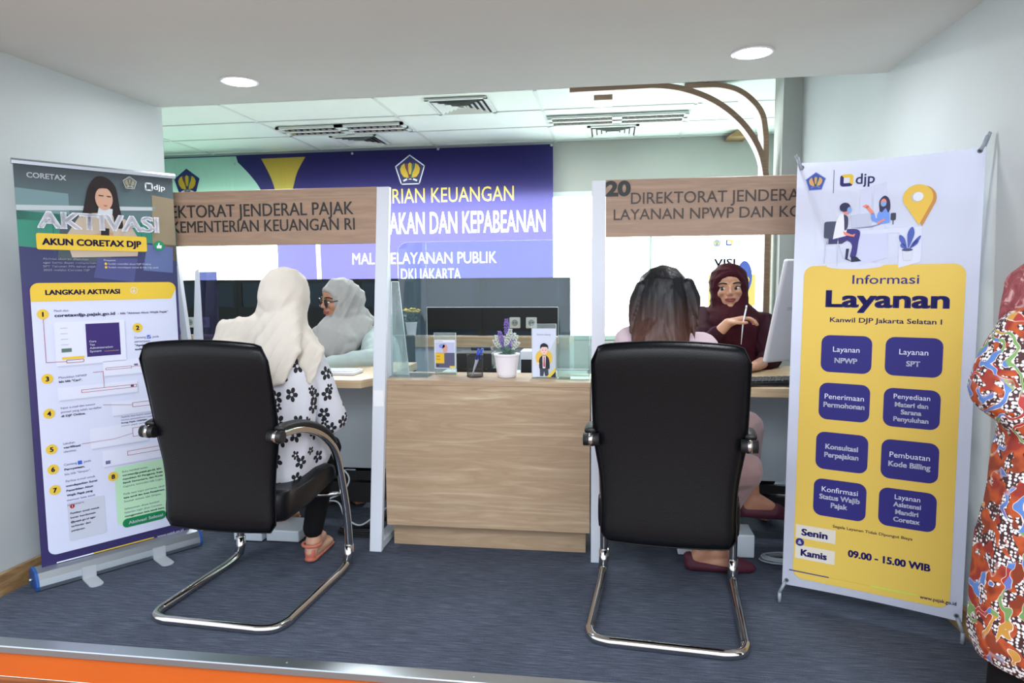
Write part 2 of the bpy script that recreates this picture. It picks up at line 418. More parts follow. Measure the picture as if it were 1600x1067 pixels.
# back of the office
B = M_BACKWALL
struct(bx('wall_back', (-6.1, 6.80, 2.05), (1.75, 6.95, 2.62), B))
for lo, hi in (((-6.1, 6.80, 0), (1.75, 6.95, .6)), ((-6.1, 6.80, .6), (-5.4, 6.95, 2.05)), ((1.46, 6.80, .6), (1.75, 6.95, 2.05))):
    struct(bx('wall_back', lo, hi, B))
struct(bx('wall_office_right', (1.55, 4.86, 0), (1.75, 6.80, 2.6), flat('pale green wall', (205, 222, 214), .8, var=.03)))
struct(bx('wall_office_left', (-6.1, 3.44, 0), (-6.0, 6.80, 2.6), B))
struct(bx('trim_3', (1.43, 6.70, 0), (1.50, 6.80, 2.05), M_SKIRT))
wn = struct(thing('window_1', None, None, (-1.97, 6.84, .6)), 1); wn['kind'] = 'structure'
M_MULL = flat('pale green mullion', (170, 196, 184), .5)
bx('window_frame', (-5.4, 6.79, 2.005), (1.46, 6.87, 2.05), flat('pale window frame', (214, 228, 222), .5), wn)
bx('window_frame', (-5.4, 6.79, .60), (1.46, 6.87, .64), M_MULL, wn)
bx('mullion', (.382, 6.79, .64), (.404, 6.87, 2.005), M_MULL, wn)
M_SKYPANE = emit('frosted daylight pane', (240, 253, 250), 5.0)
for x0, x1 in ((-5.4, -3.45), (-3.45, -1.52), (-1.52, .38), (.406, 1.46)):
    bx('pane', (x0, 6.975, .64), (x1, 6.985, 2.03), M_SKYPANE, wn)
# office ceiling: every tile its own piece on a tee grid
ce = struct(bx('ceiling_office', (-6.1, 3.28, 2.56), (1.75, 6.95, 2.72), M_TBAR))
XL = [-5.31, -4.12, -2.93, -1.72, -.53, .645, 1.83]; YL = [3.16, 3.75, 4.34, 4.93, 5.52, 6.11, 6.70, 6.80]
tile0 = None
for i in range(6):
    for j in range(7):
        x0, x1, y0, y1 = XL[i] + .006, min(XL[i + 1], 1.75) - .006, max(YL[j], 3.29) + .006, YL[j + 1] - .006
        bx('ceiling_tile', (x0, y0, 2.532), (x1, y1, 2.56), M_TILE, ce)
g = MB()
for x in XL[:6]: g.box((x - .012, 3.29, 2.526), (x + .012, 6.80, 2.535))
for y in YL[1:7]: g.box((-5.6, y - .012, 2.526), (1.75, y + .012, 2.535))
g.build('ceiling_grid', M_TBAR, ce, kind='stuff')

# ================================================================ CEILING FITTINGS
M_LED = emit('lamp diffuser', (245, 248, 255), 9)
for (x, y), lb in (((-1.637, 2.934), 'round recessed downlight above the blue navy roll-up banner side of the niche'), ((.557, 2.906), 'round recessed downlight above the booth numbered 20')):
    t = thing('downlight', lb, 'downlight', (x, y, 2.088), group=None)
    MB().lathe([(.082, 0), (.082, -.003), (.076, -.006), (.068, -.003), (.068, 0)], (x, y, 2.088), 40).build('rim', flat('white rim', (235, 238, 245), .4), t)
    MB().lathe([(.0675, -.001), (.0675, -.0045), (.03, -.006), (.001, -.0065)], (x, y, 2.088), 40).build('diffuser', M_LED, t)
M_MIRROR = flat('mirror louvre', (205, 200, 195), .12, 1.0)
def louvre(x0, y0, x1, y1, label):
    t = thing('louvre_light', label, 'ceiling light', ((x0 + x1) / 2, (y0 + y1) / 2, 2.52), group=None)
    z = 2.526
    f = MB()
    ym = (y0 + y1) / 2
    f.box((x0, y0, z - .02), (x1, y0 + .025, z)); f.box((x0, y1 - .025, z - .02), (x1, y1, z))
    f.box((x0, ym - .02, z - .02), (x1, ym + .02, z)); f.box((x0, y0, z - .02), (x0 + .03, y1, z)); f.box((x1 - .03, y0, z - .02), (x1, y1, z))
    xm = (x0 + x1) / 2; f.box((xm - .04, y0, z - .02), (xm + .04, y1, z))
    f.build('housing', M_TBAR, t)
    bx('reflector', (x0 + .01, y0 + .01, z - .004), (x1 - .01, y1 - .01, z), flat('dark reflector', (92, 76, 66), .25, .6), t)
    n = 18
    for k in range(n):
        xx = x0 + .05 + (x1 - x0 - .1) * (k + .5) / n
        if abs(xx - xm) < .05: continue
        for a, c in ((y0 + .025, ym - .02), (ym + .02, y1 - .025)):
            MB().prism([(xx - .006, z - .016), (xx + .006, z - .016), (xx, z - .002)], a, c, lambda p, q, r: (p, r, q)).build('louvre_blade', M_MIRROR, t)
louvre(-2.87, 5.70, -1.73, 6.00, 'mirrored louvre ceiling light over the navy and gold wall banner')
louvre(-.51, 5.72, .62, 6.01, 'mirrored louvre ceiling light behind the curved wooden arch')
def vent(x0, y0, s, label):
    t = thing('air_vent', label, 'air vent', (x0 + s / 2, y0 + s / 2, 2.52))
    z = 2.526; cx, cy = x0 + s / 2, y0 + s / 2
    bx('backing', (x0 + .02, y0 + .02, z - .003), (x0 + s - .02, y0 + s - .02, z), M_BLACK, t)
    fl_ = MB(); h = s / 2
    for a, b_ in (((-h, -h), (h, -h + .03)), ((-h, h - .03), (h, h)), ((-h, -h), (-h + .03, h)), ((h - .03, -h), (h, h))):
        fl_.box((cx + a[0], cy + a[1], z - .012), (cx + b_[0], cy + b_[1], z))
    fl_.build('frame', M_TBAR, t)
    for k in range(5):
        r = h - .045 - k * .042
        if r < .02: break
        b = MB(); w0 = .014
        for q in range(4):
            a = q * pi / 2; c_, s_ = cos(a), sin(a)
            def R(px, py): return (cx + px * c_ - py * s_, cy + px * s_ + py * c_)
            P = [(-r, -r), (r, -r), (r - w0 - .016, -r + w0 + .016), (-r + w0 + .016, -r + w0 + .016)]
            lo = [(*R(*P[0]), z - .020), (*R(*P[1]), z - .020), (*R(*P[2]), z - .004), (*R(*P[3]), z - .004)]
            b.face(lo); b.face([(x_, y_, z_ + .003) for x_, y_, z_ in lo][::-1])
        b.build('vent_blade', M_TBAR, t)
    bx('centre_plate', (cx - .03, cy - .03, z - .014), (cx + .03, cy + .03, z - .008), M_TBAR, t)
vent(-1.36, 5.02, .47, 'square ceiling air vent with open blades above the middle counter')
vent(-.20, 6.13, .45, 'square white ceiling air vent close to the sage back wall')
vent(-2.56, 6.12, .45, 'square ceiling air vent touching the top of the navy wall banner')

# curved wooden ribs at the ceiling
M_RIBW = flat('white rib face', (238, 240, 236), .5)
def rib(pts, Y, dep, th, label):
    t = thing('curved_rib', label, 'arch', (pts[-1][0], Y, 0), group=None)
    S = smooth_path([Vector((x, z, 0)) for x, z in pts], 8); n = len(S); inn = []
    for i in range(n):
        d = (S[min(i + 1, n - 1)] - S[max(i - 1, 0)]).normalized(); inn.append(S[i] + Vector((d.y, -d.x, 0)) * th)
    for nm, mt, ya, yb, k0, k1 in (('edge_band', M_ARCH, Y, Y + .02, 0, 1), ('body', M_RIBW, Y + .02, Y + dep, 0, 1)):
        b = MB()
        for i in range(n - 1):
            A0, A1, B0, B1 = S[i], S[i + 1], inn[i], inn[i + 1]
            for q in ([(A0, ya), (A1, ya), (B1, ya), (B0, ya)], [(A0, yb), (B0, yb), (B1, yb), (A1, yb)], [(A0, ya), (A0, yb), (A1, yb), (A1, ya)], [(B0, ya), (B1, ya), (B1, yb), (B0, yb)]):
                b.face([(p.x, yy, p.y) for p, yy in q])
        for e in (0, n - 1): b.face([(S[e].x, ya, S[e].y), (inn[e].x, ya, inn[e].y), (inn[e].x, yb, inn[e].y), (S[e].x, yb, S[e].y)])
        bmesh.ops.remove_doubles(b.bm, verts=b.bm.verts, dist=.0004)
        b.build(nm, mt, t)
rib([(-.271, 2.482), (.10, 2.484), (.32, 2.482), (.50, 2.447), (.66, 2.38), (.79, 2.29), (.90, 2.175), (.98, 2.04), (1.02, 1.90), (1.04, 1.70), (1.045, 1.3), (1.045, .0)], 4.72, .10, .036, 'long walnut-edged curved arch rising from the column, white underneath')
rib([(.50, 2.518), (.62, 2.518), (.74, 2.512), (.86, 2.475), (.96, 2.40), (1.03, 2.30), (1.055, 2.17), (1.06, 2.05), (1.06, 1.8), (1.06, .0)], 4.90, .16, .034, 'second, tighter walnut-edged arch tucked behind the long one')
t = thing('wooden_block', 'small brown wooden block end hanging under the ceiling beside the arch', 'block', (-.05, 4.95, 2.45))
bx('end_face', (-.113, 4.90, 2.432), (.014, 4.91, 2.47), M_ARCH, t); bx('block_body', (-.113, 4.91, 2.432), (.014, 5.10, 2.50), M_RIBW, t)
bq = [at(1138, 213, 6.55), at(1152, 190, 6.55), at(1168, 190, 6.55), at(1168, 213, 6.55)]
tag(MB().prism([(p.x, min(p.z, 2.531)) for p in bq], 6.55, 6.79, lambda x, y, z: (x, z, y)).build('wooden_bracket', M_SKIRT), 'pale triangular wooden bracket under the office ceiling, seen through the two arches', 'bracket')

# ================================================================ WALL BANNER
wb = thing('wall_banner', 'wide navy, gold and teal printed banner hung over the back window', 'banner', (-2.6, 6.70, 1.9))
BY = 6.70
def clothmat(c, back, fac=.30): return thin_cloth('banner print', c, back, fac)
NAVY = clothmat((38, 36, 88), (114, 106, 164)); TEAL = clothmat((160, 205, 196), (225, 250, 225)); GOLD = clothmat((180, 150, 60), (240, 240, 150)); GREENC = clothmat((196, 214, 150), (214, 245, 170))
s0 = 6.70 / 6.78
def W(x, y): q = at(x, y, BY); return (q.x, q.z)
WS = Sheet((0, BY, 0), (1, 0, 0), (0, 0, 1), wb)
x0 = -5.3; xr = W(864, 225)[0]; zt = W(864, 225)[1]; zl = zt - .02; zb = 1.0
def loops_of(txt, u0, v, cap, u1, bold):
    "closed outlines of the letters, in sheet coordinates"
    cu = bpy.data.curves.new('t', 'FONT'); cu.body = txt; cu.size = 1; cu.resolution_u = 3; cu.offset = bold; ob = bpy.data.objects.new('t', cu); COL.objects.link(ob)
    me = bpy.data.meshes.new_from_object(ob.evaluated_get(bpy.context.evaluated_depsgraph_get())); bpy.data.objects.remove(ob); bpy.data.curves.remove(cu)
    bm = bmesh.new(); bm.from_mesh(me); bmesh.ops.remove_doubles(bm, verts=bm.verts, dist=1e-5); xx = [q.co.x for q in bm.verts]; kx = (u1 - u0) / (max(xx) - min(xx)); ky = cap / (.682 + 2 * bold)
    E = {e for e in bm.edges if e.is_boundary}; out = []
    while E:
        e = E.pop(); L = [e.verts[0], e.verts[1]]
        while True:
            nx_ = [q for q in L[-1].link_edges if q in E]
            if not nx_: break
            E.discard(nx_[0]); o_ = nx_[0].other_vert(L[-1])
            if o_ is L[0]: break
            L.append(o_)
        if len(L) > 2: out.append([(u0 + (q.co.x - min(xx)) * kx, v + (q.co.y + bold) * ky) for q in L])
    bm.free(); return out
def filled(name, loops, mat, parent, y):
    cu = bpy.data.curves.new('f', 'CURVE'); cu.dimensions = '2D'; cu.fill_mode = 'FRONT'
    for L in loops:
        sp = cu.splines.new('POLY'); sp.points.add(len(L) - 1); sp.use_cyclic_u = True
        for q, (x, z) in zip(sp.points, L): q.co = (x, z, 0, 1)
    ob = bpy.data.objects.new('f', cu); COL.objects.link(ob); me = bpy.data.meshes.new_from_object(ob.evaluated_get(bpy.context.evaluated_depsgraph_get())); bpy.data.objects.remove(ob); bpy.data.curves.remove(cu)
    inv = mw_of(parent).inverted()
    for q in me.vertices: q.co = inv @ Vector((q.co.x, y, q.co.y))
    me.materials.clear(); me.materials.append(mat); o = bpy.data.objects.new(name, me); COL.objects.link(o); o.parent = parent; return o
def curve_pts(pts, k=6): return [(p.x, p.y) for p in smooth_path([Vector((*q, 0)) for q in pts], k)]
# teal field left of the first arc, gold sash, green swoosh
arc1 = curve_pts([W(369, 251), W(392, 275), W(409, 300), W(425, 345), W(433, 385), W(434, 440)])
zbW = zb + .005
cl_ = lambda P: [(x, max(zb + .004, min(z, zt - .006))) for x, z in P]
teal = cl_([(x0 + .01, zbW), (x0 + .01, zt - .01), (arc1[0][0], zt - .01)] + arc1[1:] + [(arc1[-1][0], zbW)])
gl_ = curve_pts([W(408, 248), W(422, 275), W(430, 299), W(437, 340), W(438, 360)]); gr_ = curve_pts([W(477, 245), W(464, 270), W(457, 297), W(446, 330), W(438, 361)])
gold = cl_(gl_[:-1] + gr_[::-1][1:])
holes = [teal, gold]
GREENP = curve_pts([W(432, 355), W(422, 400), W(402, 432)]) + curve_pts([W(366, 436), W(408, 412), W(428, 372)])
filled('print', [teal, GREENP], TEAL, wb, BY); filled('print', [GREENP], GREENC, wb, BY); filled('print', [gold], GOLD, wb, BY)
WS.lines([[W(497, 380), W(500, 440)]], .05, (235, 236, 250), 16)  # pale stripe painted on the fabric for a reflection in the acrylic
for (px, py) in ((369, 256), (551, 240), (685, 233), (862, 227)):
    MB().lathe([(.014, 0), (.012, .004), (.002, .005)], (0, 0, 0), 12).build('eyelet', M_ALU, wb, local=True).matrix_local = mw_of(wb).inverted() @ Matrix.Translation(Vector((W(px, py)[0], BY - .014, W(px, py)[1]))) @ Matrix.Rotation(pi / 2, 4, 'X')
u, v = W(641, 266); WS.emblem(u, v - .01, .155, (32, 32, 84), (200, 205, 225), (190, 160, 40), 16)
u, v = W(293, 285); WS.emblem(u, v - .01, .150, (34, 44, 100), (200, 205, 225), (190, 160, 40), 18, False)
Y_ = (214, 190, 60); W_ = clothmat((235, 235, 245), (255, 255, 255), .5)
def wtext(s, px0, py, px1, pyc, mat, bold=0):
    a = W(px0, py); L = loops_of(s, a[0], a[1], W(px0, pyc)[1] - a[1], W(px1, py)[0], bold)
    holes.extend(L); filled('lettering', L, mat, wb, BY)
wtext('KEMENTERIAN KEUANGAN', 514, 320, 803, 298, clothmat((216, 186, 60), (250, 235, 150)))
wtext('PERPAJAKAN DAN KEPABEANAN', 550, 367, 852, 334, W_, .010)
wtext('MALL PELAYANAN PUBLIK', 551, 413, 776, 396, W_)
wtext('DKI JAKARTA', 627, 437, 720, 420, W_)
filled('fabric', [[(x0, zb), (xr, zb), (xr, zt), (x0, zt)]] + holes, NAVY, wb, BY)

# poster on the window
pp = thing('window_poster', 'white vision poster with blue title stuck on the bright window', 'poster', (1.15, 6.74, .9))
def Wp(x, y): q = at(x, y, 6.74); return (q.x, q.z)
PS = Sheet((0, 6.735, 0), (1, 0, 0), (0, 0, 1), pp)
M_FILM = thin_cloth('poster film', (240, 244, 246), (255, 255, 255), .7)
a, c = Wp(1098, 560), Wp(1186, 366)
bx('poster_sheet', (a[0], 6.736, a[1]), (c[0], 6.742, c[1]), M_FILM, pp)
u, v = Wp(1120, 380); PS.emblem(u, v, .04, (150, 170, 215), (220, 225, 235), (220, 205, 150), 2)
u, v = Wp(1139, 379); PS.djp(u, v, .06, (232, 200, 90), (60, 80, 170), (90, 100, 150))
a, c = Wp(1115, 417), Wp(1149, 404); PS.text('VISI', a[0], a[1], c[1] - a[1], (84, 104, 180), u1=c[0], bold=.03)
a, c = Wp(1106, 478), Wp(1121, 429); PS.rect(a[0], a[1], Wp(1180, 480)[0], c[1], (244, 206, 120), 1, .02)
for k in range(7): PS.rect(a[0] + .02, c[1] - .04 - k * .04, a[0] + .35, c[1] - .034 - k * .04, (190, 150, 80), 2)
u, v = Wp(1163, 424); PS.disc(u, v - .05, .07, (78, 96, 176), 2, .15); u, v = Wp(1166, 432); PS.disc(u, v - .03, .03, (240, 190, 60), 3)

# ================================================================ BOOTHS
def side_frame(xt, xb, label):
    "leg frame: upright, slanted rear leg, foot rail; xt, xb = outer face at the top and at the floor"
    t = thing('booth_leg_frame', label, 'booth frame', (xb, 2.85, 0))
    sh = lambda z: (xt - xb) * z / 1.593
    def post(name, y0, y1, y0b, y1b, wd, z0=0, z1=1.593):
        b = MB(); V = []
        for z, a, c in ((z0, y0b, y1b), (z1, y0, y1)):
            V.append([b.bm.verts.new((xb + sh(z) + dx, y, z)) for dx, y in ((0, a), (wd, a), (wd, c), (0, c))])
        b.bm.faces.new(V[0][::-1]); b.bm.faces.new(V[1])
        for k in range(4): b.bm.faces.new((V[0][k], V[0][(k + 1) % 4], V[1][(k + 1) % 4], V[1][k]))
        bmesh.ops.bevel(b.bm, geom=list(b.bm.edges), offset=.002, segments=1, affect='EDGES')
        return b.build(name, M_WHITE, t)
    post('upright', 2.82, 2.849, 2.82, 2.849, .055)
    post('rear_leg', 2.856, 2.875, 3.07, 3.11, .034, .03)
    bx('foot_rail', (xb, 2.856, 0), (xb + .05, 3.12, .03), M_WHITE, t)
    return t
side_frame(-.975, -1.050, 'white slanted leg frame between the first booth and the middle counter')
bx('sticker', (-1.013, 2.8185, .655), (-.967, 2.8195, .725), flat('white sticker', (236, 238, 242), .5), bpy.data.objects['booth_leg_frame'])
side_frame(-.072, -.072, 'white leg frame at the number 20 end of the second booth')
side_frame(-1.99, -1.99, 'white leg frame half hidden behind the roll-up banner')
side_frame(.98, .98, 'white leg frame hidden by the yellow and white banner')
def sign(x0, x1, z0, z1, label):
    t = thing('booth_sign', label, 'sign', ((x0 + x1) / 2, 2.84, z0))
    bx('board', (x0, 2.825, z0), (x1, 2.845, z1), M_SIGN, t, bev=.001)
    return t, Sheet((0, 2.825, 0), (1, 0, 0), (0, 0, 1), t)
M_LET = flat('black cut letters', (26, 26, 28), .5)
M_LET2 = flat('dark brown cut letters', (62, 48, 44), .5)
def stext(S, s, px0, py0, px1, py1, pc, mat, bold=.0):
    a = at(px0, py0, 2.822); c = at(px1, py1, 2.822); cap = at(px0, pc, 2.822).z - a.z
    S.text(s, a.x, (a.z + c.z) / 2, cap, u1=c.x, bold=bold, layer=0, mat=mat, depth=.003, res=4, name='letters')
t, S = sign(-1.933, -.977, 1.358, 1.595, 'wood sign board of the first booth lettered for the tax directorate general')
stext(S, 'DIREKTORAT JENDERAL PAJAK', 232, 341.5, 552, 334.5, 322.5, M_LET)
stext(S, 'KEMENTERIAN KEUANGAN RI', 269, 365, 554, 357.5, 347.5, M_LET)
t, S = sign(-.0165, .978, 1.368, 1.596, 'wood sign board of the second booth starting with the bold number 20')
stext(S, '20', 946, 306.5, 985.5, 305.5, 283.5, M_LET, .045)
stext(S, 'DIREKTORAT JENDERAL PAJAK', 986, 319, 1343, 310, 301.5, M_LET2)
stext(S, 'LAYANAN NPWP DAN KONSULTASI', 959, 344.5, 1367, 335, 328, M_LET2)

# middle counter
t = thing('counter', 'oak laminate middle counter with recessed plinth between the two booths', 'counter', (-.53, 3.0, 0))
bx('counter_top', (-.978, 2.85, .745), (-.076, 3.125, .767), M_WOOD, t, bev=.001)
bx('front_panel', (-.976, 2.85, .116), (-.078, 2.868, .7445), M_WOOD, t, bev=.001)
bx('side_panel', (-.976, 2.869, .116), (-.958, 3.12, .7445), M_WOOD, t); bx('side_panel', (-.096, 2.869, .116), (-.078, 3.12, .7445), M_WOOD, t)
bx('base_panel', (-.957, 2.869, .116), (-.097, 3.12, .134), M_WOOD, t)
bx('plinth', (-.969, 2.925, 0), (-.098, 3.11, .1155), M_WOOD, t)

def desk(poly, x0, x1, yf, label, modz=.24, ymod=3.3):
    t = thing('desk', label, 'desk', ((x0 + x1) / 2, 3.3, 0))
    b = MB().prism(poly, .712, .75); bmesh.ops.bevel(b.bm, geom=list(b.bm.edges), offset=.0015, segments=1, affect='EDGES')
    b.build('desk_top', M_DESK, t)
    bx('modesty_panel', (x0 + .02, ymod, modz), (x1 - .02, ymod + .018, .711), M_PANEL, t)
    for x in (x0 + .03, x1 - .07):
        bx('leg', (x, 3.36, .02), (x + .04, 3.40, .711), M_BLACK, t); bx('foot', (x, 3.2, 0), (x + .04, 3.60, .02), M_BLACK, t)
    bx('cross_bar', (x0 + .08, 3.36, .16), (x1 - .08, 3.385, .20), M_BLACK, t)
    bx('cable_tray', (x0 + .12, 3.34, .045), (x1 - .12, 3.42, .15), M_BLACK, t)
    return t
dl = desk([(-1.93, 2.94), (-1.115, 2.94), (-1.045, 3.10), (-1.045, 3.62), (-1.93, 3.62)], -1.93, -1.045, 2.94, 'oak topped desk in the first booth with a white front panel')
dr = desk([(-.015, 2.875), (.97, 2.875), (.97, 3.62), (-.015, 3.62)], -.015, .97, 2.875, 'oak topped desk in the second booth carrying the monitor back')

# back row: workstation with black divider
t = thing('back_desk', 'long low workstation with an oak edge behind the counter', 'desk', (-2.1, 5.1, 0))
bx('desk_top', (-3.9, 4.85, .71), (-.28, 5.5, .785), M_DESK, t); bx('front_panel', (-3.9, 4.90, .02), (-.28, 4.92, .7095), M_PANEL, t)
for x in (-3.9, -.32): bx('side_panel', (x, 4.921, 0), (x + .04, 5.48, .7095), M_PANEL, t)
xs = [-3.83, -2.86, -1.895, -.93, -.28]
for i, lb in enumerate(['dark divider screen with one visible socket beside the roll-up banner', 'dark divider screen behind the head in cream hijab', 'dark divider screen behind the grey hijab officer', 'dark divider screen with a pair of sockets, seen through the clear guard']):
    a, c = xs[i] + .0006, xs[i + 1] - .0006
    t = thing('divider_screen', lb, 'divider', ((a + c) / 2, 4.98, .785))
    f = MB(); f.box((a, 4.965, 1.19), (c, 4.995, 1.212)); f.box((a, 4.965, .787), (a + .035, 4.995, 1.19)); f.box((c - .035, 4.965, .787), (c, 4.995, 1.19))
    f.build('frame', M_BLACK, t)
    bx('upper_pane', (a + .035, 4.97, 1.0), (c - .035, 4.98, 1.19), M_BLACKGL, t); bx('socket_rail', (a + .001, 4.96, .832), (c - .001, 4.99, 1.0), M_BAND, t)
    bx('lower_pane', (a + .035, 4.97, .787), (c - .035, 4.98, .832), M_BLACKGL, t)
M_SOCK = flat('off white socket', (212, 216, 212), .4)
def socket(x, z, label, s=.082):
    t = thing('wall_socket', label, 'socket', (x, 4.955, z))
    bx('plate', (x - s / 2, 4.948, z - s / 2), (x + s / 2, 4.96, z + s / 2), M_SOCK, t, bev=.008, seg=3)
    f = lambda p, q, r: (x + p, r, z + q)
    MB().prism(arc_pts(0, 0, .024, 0, 2 * pi, 23)[:-1], 4.945, 4.9479, f).build('recess', flat('grey recess', (150, 156, 154), .5), t)
    for dx in (-.01, .01): MB().prism(arc_pts(dx, 0, .004, 0, 2 * pi, 9)[:-1], 4.9440, 4.9449, f).build('hole', M_BLACK, t)
socket(-3.262, .883, 'white wall socket nearest the roll-up banner'); socket(-3.14, .883, 'white wall socket half behind the clear stand in the first booth')
socket(-.685, .883, 'white wall socket, first of the pair above the lavender pot'); socket(-.563, .883, 'white wall socket, second of the pair, just behind the card stand')
# ================================================================ ROLL-UP BANNER
RU = thing('rollup_banner', 'tall navy and white roll-up banner with a yellow AKUN CORETAX DJP bar', 'banner', (-2.05, 2.55, 0))
D = Vector((.577, .817, 0)).normalized(); N_ = Vector((.817, -.577, 0)).normalized()
O = Vector((-2.222, 2.318, 0))
A = Sheet(O, D, (0, 0, 1), RU)
u0, u1, v0, v1 = .006, .578, .066, 1.652
M_RUF = None
def grad_print(name):
    mt, t, b = nodes(name); tc = t.nodes.new('ShaderNodeTexCoord'); sp = t.nodes.new('ShaderNodeSeparateXYZ')
    t.links.new(tc.outputs['Object'], sp.inputs[0])
    mr = t.nodes.new('ShaderNodeMapRange'); mr.inputs[1].default_value = 0; mr.inputs[2].default_value = 1.66; t.links.new(sp.outputs[2], mr.inputs[0])
    col = ramp(t, mr.outputs[0], [(0, lin((44, 36, 92))), (.70, lin((58, 50, 110))), (.745, lin((48, 48, 92))), (.78, lin((66, 84, 120))), (.84, lin((78, 128, 130))), (.89, lin((92, 120, 124))), (1, lin((64, 72, 80)))])
    n = noise_tex(t, mapped(t, (3, 3, 3)), 2.5, 3)
    t.links.new(mixc(t, .4, col, ramp(t, n, [(.3, (.7, .75, .8, 1)), (.7, (1.1, 1.1, 1.1, 1))]), 'MULTIPLY'), b.inputs['Base Color']); b.inputs['Roughness'].default_value = .5
    return mt
b = MB(); b.face([A.pt(u0, v0), A.pt(u1, v0), A.pt(u1, v1), A.pt(u0, v1)]); b.face([A.pt(u0, v0, -.002), A.pt(u0, v1, -.002), A.pt(u1, v1, -.002), A.pt(u1, v0, -.002)])
b.build('printed_sheet', grad_print('banner photo print'), RU, recalc=False)
def slab(name, ua, ub, prof, mat, parent=RU):
    "profile (h, v) swept from ua to ub along the banner"
    b = MB(); a = [b.bm.verts.new(A.pt(ua, v, h)) for h, v in prof]; c = [b.bm.verts.new(A.pt(ub, v, h)) for h, v in prof]; n = len(prof)
    b.bm.faces.new(a[::-1]); b.bm.faces.new(c)
    for i in range(n): b.bm.faces.new((a[i], a[(i + 1) % n], c[(i + 1) % n], c[i]))
    return b.build(name, mat, parent)
hp = [(.045, .004), (.050, .02), (.046, .045), (.03, .068), (.004, .078), (-.03, .078), (-.05, .06), (-.055, .03), (-.05, .004)]
slab('housing', -.015, .60, hp, M_ALU)
M_BLUECAP = flat('blue end cap', (36, 84, 158), .4)
for ua in (-.026, .6001): slab('end_cap', ua, ua + .0105, [(h * 1.04, v * 1.03 + .001) for h, v in hp], M_BLUECAP)
MB().tube([A.pt(-.04, .04, 0), A.pt(-.026, .04, 0)], .006, 12).build('peg', M_ALU, RU)
slab('top_rail', 0, .588, [(.008, 1.648), (.009, 1.66), (.004, 1.668), (-.006, 1.668), (-.009, 1.655), (-.006, 1.646)], M_ALU)
for ua in (.13, .40): 
    b = MB(); P = rrect(ua, .05, ua + .05, .17, .02)
    b.prism(P, 0, .004, lambda x, y, z: tuple(A.pt(x, z, y - .01))); b.prism([(ua, .001), (ua + .05, .001), (ua + .05, .05), (ua, .05)], .046, .052, lambda x, y, z: tuple(A.pt(x, y, z)))
    b.build('foot', flat('grey plastic foot', (176, 182, 188), .4), RU)
MB().tube([A.pt(.28, .07, -.03), A.pt(.28, 1.655, -.012)], .006, 10).build('pole', M_ALU, RU)
# photograph part of the print
NV = (38, 28, 84); YL_ = (230, 196, 66); WHT = (232, 236, 250); GY = (120, 126, 150)
def AP(pts, c, L): return A.polys([pts], c, L)
AP([(u0, 1.44), (.18, 1.44), (.18, 1.55), (u0, 1.56)], (120, 150, 156), 1)                         # worktop shelf
AP([(u0, 1.30), (.58, 1.27), (.58, 1.45), (u0, 1.475)], (62, 142, 122), 1)                          # green cupboards
AP([(u0, 1.475), (.50, 1.505), (.50, 1.52), (u0, 1.495)], (188, 202, 206), 2)
AP([(.48, 1.30), (.578, 1.29), (.578, 1.56), (.49, 1.57)], (146, 134, 110), 2)
AP([(u0, 1.19), (.578, 1.19), (.578, 1.36), (.40, 1.37), (.12, 1.33), (u0, 1.34)], (62, 66, 108), 2)
AP([(.13, 1.29), (.32, 1.28), (.32, 1.46), (.22, 1.475), (.15, 1.46)], (76, 90, 98), 3)             # chair
AP([(.18, 1.30), (.16, 1.38), (.21, 1.46), (.27, 1.49), (.33, 1.485), (.39, 1.455), (.43, 1.38), (.42, 1.31)], (196, 182, 164), 4)   # jumper
AP(curve_pts([(.22, 1.46), (.235, 1.52), (.25, 1.58), (.28, 1.625), (.32, 1.625), (.35, 1.59), (.36, 1.52), (.37, 1.43), (.34, 1.43), (.33, 1.48), (.26, 1.48)]), (40, 32, 34), 5)
AP([(.275, 1.46), (.33, 1.455), (.335, 1.50), (.285, 1.51)], (206, 214, 220), 6)
A.disc(.305, 1.54, .032, (206, 164, 140), 7, .046)
AP([(.285, 1.555), (.305, 1.553), (.303, 1.549), (.287, 1.550)], (70, 50, 48), 8); AP([(.315, 1.553), (.332, 1.552), (.330, 1.547), (.317, 1.548)], (70, 50, 48), 8)
AP([(.300, 1.515), (.318, 1.514), (.309, 1.508)], (176, 92, 88), 8)
AP(curve_pts([(.268, 1.56), (.275, 1.59), (.31, 1.60), (.338, 1.58), (.345, 1.55), (.33, 1.578), (.30, 1.582), (.278, 1.575)]), (40, 32, 34), 8)
AP([(.25, 1.37), (.30, 1.365), (.335, 1.385), (.33, 1.405), (.28, 1.40), (.25, 1.39)], (198, 154, 130), 6)
AP([(.285, 1.375), (.315, 1.372), (.318, 1.42), (.288, 1.423)], (34, 32, 40), 7)
for x in (.12, .44): AP([(x, 1.31), (x + .002, 1.31), (x + .002, 1.47), (x, 1.47)], (44, 104, 92), 3)
AP([(.25, 1.22), (.40, 1.20), (.42, 1.30), (.27, 1.30)], (78, 84, 136), 4); AP([(.44, 1.25), (.56, 1.24), (.565, 1.35), (.46, 1.36)], (96, 112, 160), 3)
